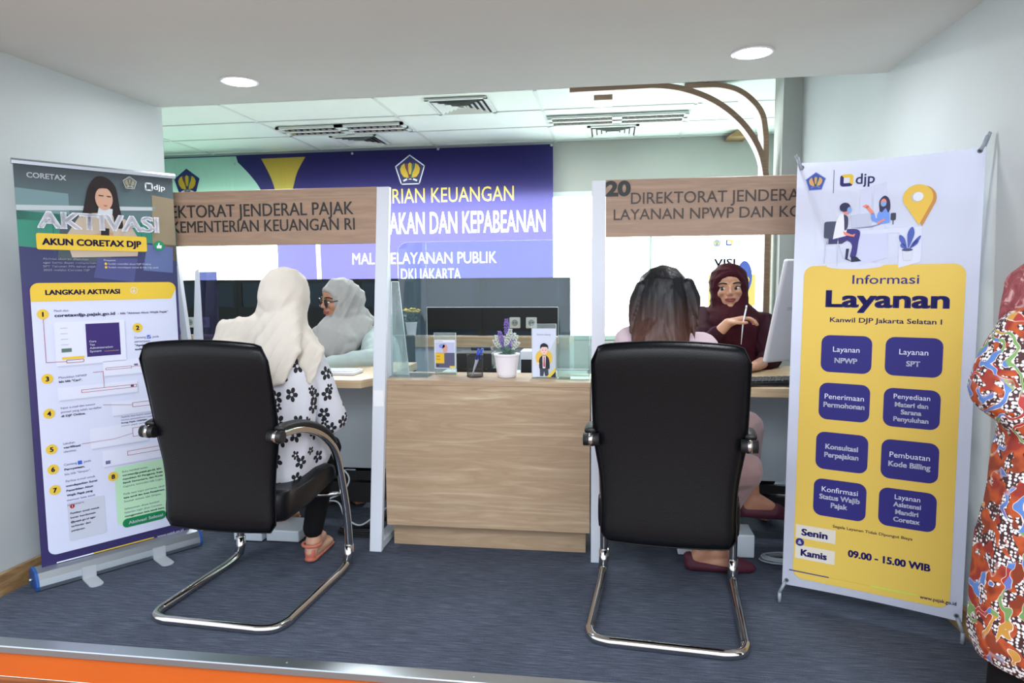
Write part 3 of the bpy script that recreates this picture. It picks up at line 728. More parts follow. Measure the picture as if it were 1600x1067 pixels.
# titles
A.text('CORETAX', .045, 1.600, .020, (224, 230, 236), u1=.176, bold=.03, layer=9)
A.ring(rrect(.466, 1.590, .492, 1.618, .006), .006, (236, 240, 244), 9, 'logo_ring'); A.text('djp', .498, 1.594, .022, (236, 240, 244), u1=.544, bold=.01, layer=9)
A.emblem(.405, 1.612, .027, (110, 116, 112), (200, 204, 196), (150, 150, 130), 9)
A.text('AKTIVASI', .068, 1.411, .066, (238, 241, 250), u1=.512, bold=.055, layer=12)
A.rect(.062, 1.329, .458, 1.392, YL_, 10, .008)
A.text('AKUN CORETAX DJP', .080, 1.347, .026, NV, u1=.436, bold=.045, layer=11)
A.disc(.507, 1.356, .021, (26, 146, 92), 10); A.polys([[(.497, 1.345), (.516, 1.345), (.518, 1.358), (.509, 1.358), (.509, 1.368), (.505, 1.368), (.502, 1.357), (.497, 1.356)]], WHT, 11, 'thumb_mark')
for k, s in enumerate(('Aktivasi akun ini dilakukan', 'agar kamu dapat melaporkan', 'SPT Tahunan PPh tahun pajak', '2025 melalui Coretax DJP')):
    A.text(s, .079, 1.290 - k * .0145, .0075, (206, 208, 226), u1=(.235, .262, .262, .238)[k], bold=.015, layer=9)
for k, s in enumerate(('Prasyarat:', 'Sudah memiliki akun DJP Online', 'Sudah mendapat email & No Hp aktif')):
    A.text(s, (.291, .306, .306)[k], 1.288 - k * .0145, .0065, (206, 208, 226), u1=(.335, .47, .50)[k], layer=9)
    if k: A.disc(.297, 1.291 - k * .0145, .005, YL_, 9)
# white step panel with the yellow head
A.rect(.030, .118, .566, 1.200, (214, 220, 244), 3 + 8, .03, 'panel_print')
A.polys([[(.030, 1.128)] + [(.545, 1.128)] + arc_pts(.536, 1.17, .03, 0, pi / 2, 6) + arc_pts(.06, 1.17, .03, pi / 2, pi, 6)], YL_, 13, 'panel_head')
A.text('LANGKAH AKTIVASI', .079, 1.153, .020, NV, u1=.343, bold=.045, layer=14)
A.ring([(.396 + .013 * cos(a * pi / 8), 1.166 + .013 * sin(a * pi / 8)) for a in range(16)], .0022, WHT, 14); A.lines([[(.396, 1.174), (.396, 1.160)], [(.390, 1.165), (.396, 1.159), (.402, 1.165)]], .002, WHT, 14)
TX = (92, 84, 130); TB = (44, 34, 84)
for i, (u, v) in enumerate(((.066, 1.079), (.402, 1.008), (.066, .826), (.064, .688), (.064, .545), (.064, .464), (.066, .380), (.275, .389))):
    A.disc(u, v, .0195, YL_, 16); A.text(str(i + 1), u, v - .010, .019, NV, bold=.05, layer=17, align='C')
def para(lines, u, v, dv, cap, L=16, sc=1.0):
    for k, l in enumerate(lines):
        s, w, bd = l
        A.text(s, u, v - k * dv, cap, TB if bd else TX, u1=u + w * sc, bold=.03 if bd else .0, layer=L)
para([('Masuk situs:', .05, 0)], .104, 1.087, .02, .0085); A.text('coretaxdjp.pajak.go.id', .104, 1.066, .0125, TB, u1=.319, bold=.035, layer=16)
A.text('- klik "Aktivasi Akun Wajib Pajak"', .330, 1.067, .0085, TX, u1=.528, bold=.02, layer=16)
SH = (198, 204, 226); RED = (168, 66, 80)
def shot(ua, va, ub, vb, L=14, c=(222, 227, 246)):
    A.rect(ua + .004, va - .006, ub + .004, vb - .006, SH, L, .003); A.rect(ua, va, ub, vb, c, L + 1, .003)
shot(.100, .872, .352, 1.045); A.rect(.208, .900, .332, 1.034, (58, 42, 112), 17); A.rect(.120, .896, .198, .906, YL_, 17); A.rect(.12, .925, .155, .94, (90, 120, 110), 17)
for k, s in enumerate(('Core', 'Tax', 'Administration', 'System')): A.text(s, .218, .958 - k * .0135, .008, WHT, u1=.218 + (.025, .02, .085, .042)[k], bold=.03, layer=19)
A.rect(.27, .918, .325, .919, YL_, 19)
for k in range(4): A.rect(.12, 1.02 - k * .022, .145, 1.022 - k * .022, (170, 174, 200), 17)
A.ring(rrect(.135, .882, .195, .893, .003), .002, RED, 18); A.lines([[(.066, 1.059), (.066, .890), (.135, .888)]], .0018, RED, 18)
para([('Centang', .045, 0), ('pertanyaan', .06, 0), ('"Apakah Wajib Pajak', .128, 1), ('sudah terdaftar"', .10, 1)], .387, .962, .0165, .0085)
A.rect(.437, .959, .452, .974, (62, 98, 204), 17, .002); A.lines([[(.440, .966), (.444, .962), (.450, .971)]], .002, WHT, 18); A.text('pada', .460, .962, .0085, TX, u1=.485, layer=16)
shot(.262, .815, .50, .876); A.ring(rrect(.272, .840, .37, .848, .002), .0016, RED, 17); A.rect(.38, .848, .395, .856, (120, 100, 140), 17); A.lines([[(.37, .845), (.46, .845)]], .0014, RED, 17)
para([('Masukkan NPWP', .098, 0), ('lalu klik "Cari".', .08, 1)], .104, .822, .0165, .0085)
shot(.098, .735, .388, .785); A.ring([(.180, .757), (.385, .757), (.385, .768), (.180, .768)], .0018, RED, 17); A.rect(.362, .759, .374, .767, (90, 60, 90), 18); A.lines([[(.225, .835), (.262, .835), (.262, .768)]], .0016, RED, 17)
para([('Input e-mail dan nomor', .122, 0), ('ponsel yang telah terdaftar', .145, 0), ('di DJP Online.', .085, 1)], .104, .700, .0165, .0085)
shot(.285, .645, .50, .702); A.ring(rrect(.365, .672, .45, .690, .002), .0018, RED, 17); A.lines([[(.255, .697), (.365, .682)]], .0014, RED, 17)
para([('Apabila data belum sesuai,', .12, 0), ('lakukan pemutakhiran melalui', .13, 0), ('Kring Pajak 1500200', .10, 1), ('kantor pajak terdekat', .11, 0)], .318, .632, .0125, .006)
shot(.200, .520, .420, .604); A.ring([(.360, .545), (.402, .545), (.402, .582), (.360, .582)], .0018, RED, 17); A.lines([[(.170, .548), (.290, .548), (.360, .560)]], .0014, RED, 17)
para([('Lakukan', .04, 0), ('verifikasi', .06, 1), ('identitas.', .045, 0)], .104, .556, .0165, .0085)
shot(.240, .436, .50, .504); A.ring([(.335, .468), (.47, .468), (.47, .486), (.335, .486)], .0018, RED, 17); A.rect(.250, .446, .268, .460, (110, 110, 160), 17)
para([('Centang', .045, 0), ('Pernyataan,', .072, 1), ('lalu klik "Simpan".', .092, 0)], .102, .470, .0195, .0085); A.rect(.150, .466, .165, .481, (62, 98, 204), 17, .002); A.text('pada', .172, .470, .0085, TX, u1=.197, layer=16)
para([('Periksa e-mail untuk', .105, 0), ('mendapatkan Surat', .112, 1), ('Penerbitan Akun', .095, 1), ('Wajib Pajak yang', .092, 1), ('memuat kata sandi', .10, 0), ('sementara.', .06, 0)], .104, .402, .0195, .0085)
A.rect(.104, .158, .238, .318, (200, 206, 222), 14, .006); A.disc(.121, .300, .0085, (176, 30, 40), 16); A.text('!', .121, .295, .010, WHT, bold=.04, layer=17, align='C')
para([('Pastikan email masuk', .105, 1), ('benar berdomain', .09, 1), ('@pajak.go.id agar', .09, 1), ('terhindar dari', .07, 1), ('penipuan.', .05, 1)], .112, .268, .018, .0075)
A.rect(.281, .175, .50, .425, (184, 226, 190), 14, .012)
para([('Buka kembali laman', .10, 0), ('coretaxdjp.pajak.go.id, lalu', .155, 1), ('masukkan ID Pengguna, Kata', .16, 1), ('Sandi Sementara, dan Kode', .16, 1), ('Captcha, kemudian klik Login.', .16, 0), ('', 0, 0), ('Pada saat login pertama, ubah', .165, 0), ('kata sandi dan buat Passphrase.', .165, 1), ('Setelah selesai, klik Simpan.', .15, 0), ('', 0, 0), ('Selanjutnya, akses kembali', .14, 0), ('halaman login akun Coretax', .15, 0), ('menggunakan kata sandi baru.', .16, 1)] , .310, .398, .0162, .0075)
A.rect(.300, .158, .475, .196, (18, 128, 78), 16, .018); A.text('Aktivasi Selesai', .322, .170, .013, WHT, u1=.462, bold=.03, layer=17)
A.rect(.055, .081, .186, .086, WHT, 12); A.rect(.186, .081, .42, .086, (214, 186, 60), 12); A.text('www.pajak.go.id', .434, .078, .011, WHT, u1=.545, bold=.02, layer=12)

# ================================================================ X BANNER
XB = thing('banner_stand', 'white and yellow X-frame banner headed Informasi Layanan beside the right wall', 'banner', (.9, 2.5, 0))
Bd = Vector((.917, -.399, 0)); Bv = Vector((.017, .040, .999)); Bo = Vector((.65, 2.598, .05))
KB = .982
Bo = CP + (Bo - CP) * KB
S = Sheet(Bo, Bd, Bv, XB, KB); BW, BH = .567, 1.566
M_VINYL = flat('white vinyl', (234, 238, 254), .45, var=.02)
b = MB(); n = 16
def sag(u, v):
    return -.006 * (sin(pi * u / BW)) * ((v / BH - .5) * 2) ** 8
V = [[b.bm.verts.new(S.pt(BW * i / n, BH * j / n + (-.010 * sin(pi * i / n) if j == n else (.006 * sin(pi * i / n) if j == 0 else 0)) , -.0015 + (0))) for j in range(n + 1)] for i in range(n + 1)]
for i in range(n):
    for j in range(n): b.bm.faces.new((V[i][j], V[i + 1][j], V[i + 1][j + 1], V[i][j + 1]))
bmesh.ops.solidify(b.bm, geom=list(b.bm.faces), thickness=.0008)
b.build('vinyl_sheet', M_VINYL, XB)
ND = (42, 38, 122); YB = (224, 192, 88)
S.rect(.036, .034, .530, 1.192, YB, 1, .035, 'yellow_field')
S.emblem(.064, 1.492, .034, (66, 92, 178), (120, 140, 205), (214, 172, 110), 2)
S.rect(.1225, 1.448, .1243, 1.530, (60, 66, 90), 2)
S.djp(.165, 1.490, .042, (232, 196, 60), (40, 36, 104), (36, 36, 92))
# illustration
def IP(pts, c, L=2): return S.polys([pts], c, L)
IP([(.21, 1.30), (.245, 1.30), (.245, 1.462), (.21, 1.455)], (206, 212, 236)); IP([(.252, 1.30), (.29, 1.30), (.29, 1.475), (.252, 1.466)], (206, 212, 236))
IP([(.18, 1.31), (.40, 1.318), (.40, 1.20), (.335, 1.18), (.335, 1.30), (.18, 1.30)], (212, 217, 240), 3); IP([(.20, 1.30), (.30, 1.30), (.30, 1.215), (.215, 1.19)], (200, 206, 234), 3)
S.disc(.20, 1.19, .09, (208, 213, 236), 2, .012)
IP(rrect(.098, 1.288, .152, 1.348, .008), (72, 78, 102), 6)                                           # chair
S.lines([[(.105, 1.29), (.103, 1.20)], [(.145, 1.29), (.145, 1.19)], [(.150, 1.26), (.165, 1.215)], [(.112, 1.286), (.112, 1.27)]], .003, (190, 196, 216), 6)
IP([(.108, 1.268), (.158, 1.268), (.190, 1.29), (.185, 1.30), (.110, 1.29)], (62, 66, 92), 5)
IP(curve_pts([(.128, 1.285), (.138, 1.35), (.150, 1.372), (.166, 1.368), (.172, 1.33), (.170, 1.295)]), (228, 230, 240), 7)
IP(curve_pts([(.160, 1.372), (.174, 1.36), (.174, 1.325), (.165, 1.315), (.163, 1.345)]), (62, 64, 92), 8)
IP(curve_pts([(.13, 1.30), (.17, 1.318), (.212, 1.312), (.210, 1.27), (.203, 1.222), (.186, 1.222), (.190, 1.262), (.168, 1.28), (.12, 1.275)]), (60, 54, 126), 6)
IP([(.172, 1.25), (.182, 1.25), (.178, 1.215), (.195, 1.203), (.170, 1.213)], (44, 44, 78), 6); IP([(.188, 1.222), (.205, 1.222), (.222, 1.206), (.190, 1.203)], (40, 40, 70), 7)
IP([(.160, 1.312), (.190, 1.298), (.200, 1.302), (.196, 1.291), (.165, 1.298)], (232, 140, 120), 9)
S.disc(.170, 1.388, .014, (232, 140, 120), 7, .018); S.disc(.163, 1.396, .017, (48, 46, 84), 8, .016); S.disc(.178, 1.385, .0075, (128, 168, 222), 9, .011)
IP([(.188, 1.322), (.246, 1.326), (.244, 1.372), (.182, 1.366)], (188, 196, 220), 7); IP([(.246, 1.326), (.282, 1.334), (.275, 1.330), (.25, 1.322), (.188, 1.319)], (130, 136, 160), 7)
IP(curve_pts([(.268, 1.33), (.265, 1.365), (.282, 1.385), (.300, 1.38), (.304, 1.335)]), (112, 152, 232), 5); IP(curve_pts([(.270, 1.335), (.250, 1.345), (.248, 1.368), (.256, 1.37), (.262, 1.352), (.275, 1.362)]), (112, 152, 232), 6)
IP([(.248, 1.366), (.228, 1.392), (.236, 1.398), (.256, 1.372)], (232, 140, 120), 6); IP([(.232, 1.388), (.218, 1.396), (.230, 1.402), (.240, 1.396)], (232, 140, 120), 6)
IP(curve_pts([(.272, 1.375), (.270, 1.41), (.285, 1.428), (.300, 1.415), (.304, 1.385), (.298, 1.37), (.290, 1.385), (.280, 1.372)]), (52, 48, 82), 6)
S.disc(.283, 1.405, .009, (232, 140, 120), 7, .013); S.disc(.283, 1.400, .0085, (128, 168, 222), 8, .009)
IP([(.268, 1.332), (.290, 1.345), (.286, 1.350), (.264, 1.337)], (232, 140, 120), 7)
IP(rrect(.306, 1.343, .322, 1.368, .004), (60, 66, 84), 4); S.lines([[(.314, 1.343), (.314, 1.33)]], .003, (60, 66, 84), 4)
def pinshape(cx, cy, r, dy, dx): 
    return [(cx + r * cos(a), cy + r * sin(a)) for a in [radians(-20 + 220 * i / 20) for i in range(21)]] + [(cx + dx, cy - dy)]
P = pinshape(.384, 1.415, .044, .092, .006)
IP([(x + .010, y - .004) for x, y in P], (196, 140, 74), 6); IP(P, (228, 190, 78), 7); S.disc(.381, 1.417, .017, (196, 190, 180), 8); S.disc(.385, 1.418, .015, (222, 228, 246), 9)
IP([(.345, 1.24), (.376, 1.24), (.372, 1.205), (.350, 1.205)], (208, 212, 228), 7); S.disc(.360, 1.241, .016, (70, 78, 110), 8, .005)
for (ax, ay, bx_, by_, wd) in ((.360, 1.242, .336, 1.292, .016), (.362, 1.242, .372, 1.318, .02), (.364, 1.242, .392, 1.275, .014), (.358, 1.242, .340, 1.262, .014), (.366, 1.242, .398, 1.288, .010)):
    mx_, my_ = (ax + 2 * bx_) / 3, (ay + 2 * by_) / 3; dx, dy = bx_ - ax, by_ - ay; l = sqrt(dx * dx + dy * dy); nx_, ny_ = -dy / l * wd / 2, dx / l * wd / 2
    IP(curve_pts([(ax, ay), (mx_ + nx_, my_ + ny_), (bx_, by_), (mx_ - nx_, my_ - ny_), (ax, ay)]), (76, 96, 176), 9)
# words
S.text('Informasi', .196, 1.126, .031, ND, u1=.399, bold=.008, layer=2, res=4)
S.text('Layanan', .112, 1.043, .061, ND, u1=.489, bold=.045, layer=2, res=4)
S.text('Kanwil DJP Jakarta Selatan I', .129, .990, .017, ND, u1=.470, bold=.018, layer=2)
BT = [((.104, .810, .267, .943), (('Layanan', 0, .074), ('NPWP', 1, .034))), ((.308, .811, .477, .944), (('Layanan', 0, .074), ('SPT', 1, .034))),
      ((.103, .638, .267, .771), (('Penerimaan', 0, .075), ('Permohonan', 1, .045))), ((.309, .634, .477, .768), (('Penyediaan', 0, .098), ('Materi dan', 1, .070), ('Sarana', 1, .045), ('Penyuluhan', 1, .020))),
      ((.099, .456, .268, .592), (('Konsultasi', 1, .075), ('Perpajakan', 1, .045))), ((.309, .452, .480, .589), (('Pembuatan', 0, .076), ('Kode Billing', 1, .044))),
      ((.097, .284, .269, .420), (('Konfirmasi', 0, .090), ('Status Wajib', 1, .062), ('Pajak', 1, .034))), ((.308, .285, .480, .419), (('Layanan', 0, .098), ('Asistensi', 1, .072), ('Mandiri', 1, .046), ('Coretax', 1, .020)))]
for (a0, b0, a1, b1), L in BT:
    S.rect(a0, b0, a1, b1, (40, 36, 120), 2, .028, 'button_print')
    for s_, bd, dy in L: S.text(s_, (a0 + a1) / 2, b0 + dy, .0185 if len(L) < 4 else .0165, (226, 230, 248), bold=.035 if bd else .0, layer=4, align='C', xs=1.02)
S.text('Segala Layanan Tidak Dipungut Biaya', .165, .247, .010, (60, 50, 80), u1=.415, bold=.02, layer=2)
for v_, s_ in ((.187, 'Senin'), (.110, 'Kamis')):
    S.rect(.042, v_, .176, v_ + .050, (220, 214, 202), 2); S.text(s_, .061, v_ + .012, .025, ND, u1=.150, bold=.045, layer=4)
S.disc(.057, .172, .0145, ND, 4); S.text('&', .057, .165, .014, WHT, bold=.03, layer=5, align='C')
S.text('09.00 - 15.00 WIB', .218, .150, .0255, ND, u1=.471, bold=.045, layer=2)
S.rect(.023, .058, .159, .062, ND, 2); S.rect(.159, .058, .293, .062, (222, 186, 70), 2); S.rect(.293, .058, .434, .063, (196, 220, 90), 2)
S.text('www.pajak.go.id', .444, .052, .012, ND, u1=.549, bold=.02, layer=2)
# eyelets, hooks, frame behind
M_HOOK = flat('grey plastic hook', (150, 160, 170), .35)
for (u_, v_) in ((.016, 1.548), (.551, 1.553), (.016, .018), (.551, .018)):
    S.disc(u_, v_, .008, (120, 124, 132), 2, name='eyelet'); S.disc(u_, v_, .0045, (40, 42, 50), 3, name='eyelet_hole')
cx_, cy_ = BW / 2, .72
hub = S.pt(cx_, cy_, -.16)
MB().ball(hub, .03, sub=2).build('hub', M_BLACK, XB)
for (u_, v_) in ((-.001, 1.585), (BW + .003, 1.600)):
    e = S.pt(u_, v_, -.004); MB().tube(smooth_path([hub, S.pt((cx_ + u_) / 2, (cy_ + v_) / 2, -.11), S.pt(u_ * .98 + cx_ * .02, v_ - .03, -.012), e], 6), .005, 8).build('arm_rod', M_HOOK, XB)
    MB().tube([S.pt(u_ * .94 + cx_ * .06, v_ - .045, .004), e], .006, 10).build('hook', M_HOOK, XB)
for (u_, v_) in ((-.006, -.030), (BW + .004, -.032)):
    e = S.pt(u_, v_, .008); MB().tube([hub, S.pt(u_ * .9 + cx_ * .1, .05, -.02), e], .005, 8).build('arm_rod', M_HOOK, XB)
    MB().tube([S.pt(u_ * .94 + cx_ * .06, .012, .004), e], .006, 10).build('hook', M_HOOK, XB)
for u_ in (-.006, BW + .004):
    e = S.pt(u_, -.031, .008); MB().tube([e, Vector((e.x, e.y, .003))], .0065, 10).build('foot_peg', M_HOOK, XB)
MB().tube([hub, Vector((S.pt(cx_, 0, -.5).x, S.pt(cx_, 0, -.5).y, .006))], .006, 8).build('rear_leg', M_HOOK, XB)

# ================================================================ CHAIRS
def make_chair(label, x, y, rz, group=None):
    t = thing('visitor_chair', label, 'chair', (x, y, 0), rz, group)
    M = MATS[t.name]
    W2 = .252; R = .0162
    side = [(.03, .0165), (.10, .0165), (.30, .0165), (.49, .0165), (.548, .034), (.568, .075), (.556, .236), (.512, .41), (.470, .517), (.40, .588), (.31, .638), (.20, .672), (.10, .682), (.062, .679)]
    r_ = MB()
    L = [(-W2, yy, zz) for yy, zz in side]; Rr = [(W2, yy, zz) for yy, zz in side]
    path = L[::-1]; path = path[:-1] + [(-W2, .065, .0165), (-W2 + .019, .019, .0165), (-W2 + .065, 0, .0165), (-W2 + .12, -.001, .0165), (W2 - .12, -.001, .0165), (W2 - .065, 0, .0165), (W2 - .019, .019, .0165), (W2, .065, .0165)] + Rr[1:]
    r_.tube(smooth_path(path, 5), R, 14).build('frame', M_CHROME, t, local=True)
    for sx in (-1, 1):
        MB().tube([(sx * W2, .545, .026), (sx * W2, .566, .062), (sx * W2, .5655, .10)], R * 1.22, 14).build('sleeve', M_CHROME, t, local=True)
        b = MB(); ps = smooth_path([(sx * W2, yy, zz + .016) for yy, zz in [(.06, .684), (.10, .688), (.20, .678), (.31, .644), (.40, .596), (.455, .545)]], 4); n = len(ps)
        rings = []
        for i, p in enumerate(ps):
            d = (ps[min(i + 1, n - 1)] - ps[max(i - 1, 0)]).normalized(); up = Vector((1, 0, 0)).cross(d)
            hw = .024 * (.75 + .25 * sin(pi * i / (n - 1))); hh = .012
            rings.append([b.bm.verts.new(p + Vector((cos(a) * hw, 0, 0)) + up * (sin(a) * hh)) for a in [2 * pi * k / 12 for k in range(12)]])
        for Aa, Bb in zip(rings, rings[1:]):
            for k in range(12): b.bm.faces.new((Aa[k], Aa[(k + 1) % 12], Bb[(k + 1) % 12], Bb[k]))
        b.bm.faces.new(rings[0][::-1]); b.bm.faces.new(rings[-1])
        b.build('arm_pad', M_BLACK, t, local=True, smooth=True)
        MB().tube([(sx * .22, .05, .676), (sx * (W2 + .020), .05, .676)], .0215, 14).build('arm_bolt', M_BLACK, t, local=True)
        MB().tube([(sx * (W2 - .012), .05, .676), (sx * (W2 + .002), .05, .676)], .0228, 14).build('bolt_ring', M_CHROME, t, local=True)
        MB().tube([(sx * W2, .531, .33), (sx * .15, .49, .33)], .009, 10).build('seat_bracket', M_CHROME, t, local=True)
    # back: padded panel, wide at the top, waisted, curved in side view
    def outline(v):      # v 0 bottom..1 top -> half width
        return .214 + .030 * (1 / (1 + math.exp(-(v - .42) * 14))) + (.002 if v < .1 else 0)
    def yline(v): return .065 - .055 * v + .030 * sin(pi * v)
    z0, z1 = .325, 1.005
    b = MB(); nu, nv = 22, 26; Fv = {}
    th = .027
    for sd in (1, -1):
        for j in range(nv + 1):
            v = j / nv; hw = outline(v)
            for i in range(nu + 1):
                u = -1 + 2 * i / nu
                # rounded-rectangle corners: pull z in near corners
                edge = 1 - abs(u) ** 10
                zt = z1 - .018 * u * u - .05 * max(0, (abs(u) - .86) / .14) ** 2.2
                zb_ = z0 + .004 * u * u + .028 * max(0, (abs(u) - .9) / .1) ** 2.2
                z = zb_ + (zt - zb_) * v
                puff = (1 - abs(u) ** 8) ** .5 * (1 - abs(2 * v - 1) ** 12) ** .5
                y = yline(v) + .018 * u * u * 0 + sd * (-(th * puff))
                y += -.02 * (u * u) * -1 * .6
                Fv[sd, i, j] = (u * hw, y, z)
    vid = {}
    def gv(sd, i, j):
        e = i in (0, nu) or j in (0, nv); k = (0 if e else sd, i, j)
        if k not in vid: vid[k] = b.bm.verts.new(Fv[sd, i, j])
        return vid[k]
    for sd in (1, -1):
        for i in range(nu):
            for j in range(nv):
                q = [gv(sd, i, j), gv(sd, i + 1, j), gv(sd, i + 1, j + 1), gv(sd, i, j + 1)]
                try: f = b.bm.faces.new(q if sd > 0 else q[::-1]); f.smooth = True
                except ValueError: pass
    b.build('backrest', M_LEATHER, t, local=True)
    # seam along the back's edge
    seam = [Fv[1, i, nv] for i in range(0, nu + 1)] + [Fv[1, nu, j] for j in range(nv - 1, 0, -1)] + [Fv[1, i, 0] for i in range(nu, -1, -1)] + [Fv[1, 0, j] for j in range(1, nv)]
    MB().tube(seam, .0022, 6, closed=True).build('piping', M_LEATHER, t, local=True)
    # seat: cushion from the foot of the back rising to a rolled front edge
    prof = [(.09, .455), (.18, .445), (.30, .445), (.42, .458), (.49, .455), (.525, .435), (.53, .405), (.50, .385), (.42, .372), (.30, .352), (.18, .345), (.09, .355)]
    prof = [(p.x, p.y) for p in smooth_path([Vector((a_, c_, 0)) for a_, c_ in prof], 3, True)]
    b = MB(); xsn = [-.232, -.226, -.20, -.1, 0, .1, .20, .226, .232]; sc_ = [.80, .95, 1, 1.02, 1.03, 1.02, 1, .95, .80]
    cyy = sum(p[0] for p in prof) / len(prof); czz = sum(p[1] for p in prof) / len(prof)
    rg = [[b.bm.verts.new((xx, cyy + (p[0] - cyy) * (s_ if abs(xx) > .2 else 1), czz + .01 + (p[1] - czz) * s_)) for p in prof] for xx, s_ in zip(xsn, sc_)]
    n = len(prof)
    for Aa, Bb in zip(rg, rg[1:]):
        for k in range(n): b.bm.faces.new((Aa[k], Aa[(k + 1) % n], Bb[(k + 1) % n], Bb[k]))
    b.bm.faces.new(rg[0][::-1]); b.bm.faces.new(rg[-1])
    b.build('seat', M_LEATHER, t, local=True, smooth=True)
    return t
make_chair('black leatherette cantilever chair under the visitor in cream hijab, scuffed near its top', -1.362, 2.10, radians(-3.5))
make_chair('black leatherette cantilever chair under the long haired visitor before the second booth', .185, 2.145, radians(-5))

# ================================================================ THINGS ON THE COUNTER
CT = .767
def acr_box(name, label, lo, hi, cat, parts=None, group=None):
    t = thing(name, label, cat, ((lo[0] + hi[0]) / 2, (lo[1] + hi[1]) / 2, lo[2]), group=group); return t
# big guard with the pass-through
t = thing('acrylic_guard', 'large clear acrylic guard with a cut-out standing on the middle counter', 'screen', (-.53, 3.09, CT))
GY_ = 3.09
def Gp(x, y): q = at(x, y, GY_); return (q.x, q.z)
gl0, gr1, gt = -.975, -.078, 1.375; c0, c1, ctp = Gp(667, 480)[0], Gp(872, 480)[0], Gp(760, 480)[1]
f3 = lambda y0: (lambda p, q, r: (p, r, q))
b = MB(); TL = arc_pts(gl0 + .05, gt - .05, .05, pi, pi / 2, 6)
b.prism([(gl0, CT + .002)] + TL + [(c0, gt), (c0, CT + .002)], GY_, GY_ + .003, f3(0))
b.prism([(c1, CT + .002), (c1, gt), (gr1, gt), (gr1, CT + .002)], GY_, GY_ + .003, f3(0)); b.prism([(c0, ctp), (c0, gt), (c1, gt), (c1, ctp)], GY_, GY_ + .003, f3(0))
b.build('sheet', M_GUARD, t)
MB().tube([Vector((p[0], GY_ - .0005, p[1])) for p in TL + [(gr1, gt)]], .0011, 6).build('top_edge', M_EDGE, t)
MB().tube([Vector((x, GY_ - .0005, z)) for x, z in ((c0, CT + .003), (c0, ctp), (c1, ctp), (c1, CT + .003))], .0011, 6).build('cutout_edge', M_EDGE, t)
# upright brochure holder at the white frame
t = thing('brochure_holder', 'empty tall clear holder standing edge-on against the slanted white frame', 'holder', (-.93, 3.0, CT))
R12 = Matrix.Rotation(radians(-14), 3, 'Z')
hq = [at(612, 440, 2.98), at(623, 440, 2.98), at(640, 586, 2.98), at(614, 588, 2.98)]; hq = [(p.x, max(p.z, CT + .0045)) for p in hq]
MB().prism(hq, 2.978, 2.982, lambda p, q, r: (p, r, q)).build('back_plate', acrylic('milky acrylic', (236, 244, 244), .30, .03, (214, 224, 226)), t)
for i_, j_ in ((0, 3), (0, 1), (1, 2)): MB().tube([Vector((hq[i_][0], 2.977, hq[i_][1])), Vector((hq[j_][0], 2.977, hq[j_][1]))], .0018, 6).build('edge', M_EDGE, t)
bx('front_plate', (hq[3][0] + .006, 2.945, CT + .004), (hq[2][0], 2.947, 1.05), M_GLASS, t); bx('base_plate', (hq[3][0], 2.925, CT), (-.80, 3.065, CT + .0038), acrylic('milky acrylic base', (236, 244, 244), .3, .05), t)
# card stands
def card_stand(px0, py0, px1, py1, Y, label, face):
    a, c = at(px0, py1, Y), at(px1, py0, Y)
    t = thing('card_stand', label, 'card stand', ((a.x + c.x) / 2, Y, CT))
    bx('holder', (a.x, Y, CT + .0032), (c.x, Y + .002, c.z), M_GLASS, t); bx('back_sheet', (a.x, Y + .004, CT + .0032), (c.x, Y + .006, c.z), M_GLASS, t)
    bx('base', (a.x, Y - .012, CT), (c.x, Y + .04, CT + .003), M_GLASS, t)
    MB().tube([(a.x, Y, CT + .004), (a.x, Y, c.z), (c.x, Y, c.z), (c.x, Y, CT + .004)], .0010, 6).build('rim', M_EDGE, t)
    face(t, a, c, Y)
def face1(t, a, c, Y):
    w = c.x - a.x; h = c.z - .03 - (CT + .03); s = Sheet((a.x + .003, Y - .0008, CT + .028), (1, 0, 0), (0, 0, 1), t); w -= .006
    s.rect(0, 0, w, h, (224, 228, 240), 0, name='card'); s.rect(.003, .003, w - .003, h * .55, (86, 88, 116), 1)
    s.rect(.003, h * .56, w - .003, h - .012, (186, 192, 226), 1); s.disc(w * .5, h * .70, .012, (208, 158, 146), 2, .022); s.disc(w * .35, h * .78, .014, (132, 148, 208), 2, .010)
    s.rect(.004, h * .18, w * .46, h * .54, (226, 182, 44), 2); s.text('Info', .008, h * .40, .008, (110, 80, 30), layer=3); s.text('Pajak', .008, h * .30, .006, (110, 80, 30), layer=3)
    s.rect(w * .72, .003, w - .003, .012, (226, 190, 60), 2); s.text('djp', .008, h * .09, .007, WHT, bold=.02, layer=3); s.disc(.008, h - .006, .002, (40, 40, 60), 2); s.text('CORETAX', .012, h - .009, .004, (40, 40, 60), layer=2)
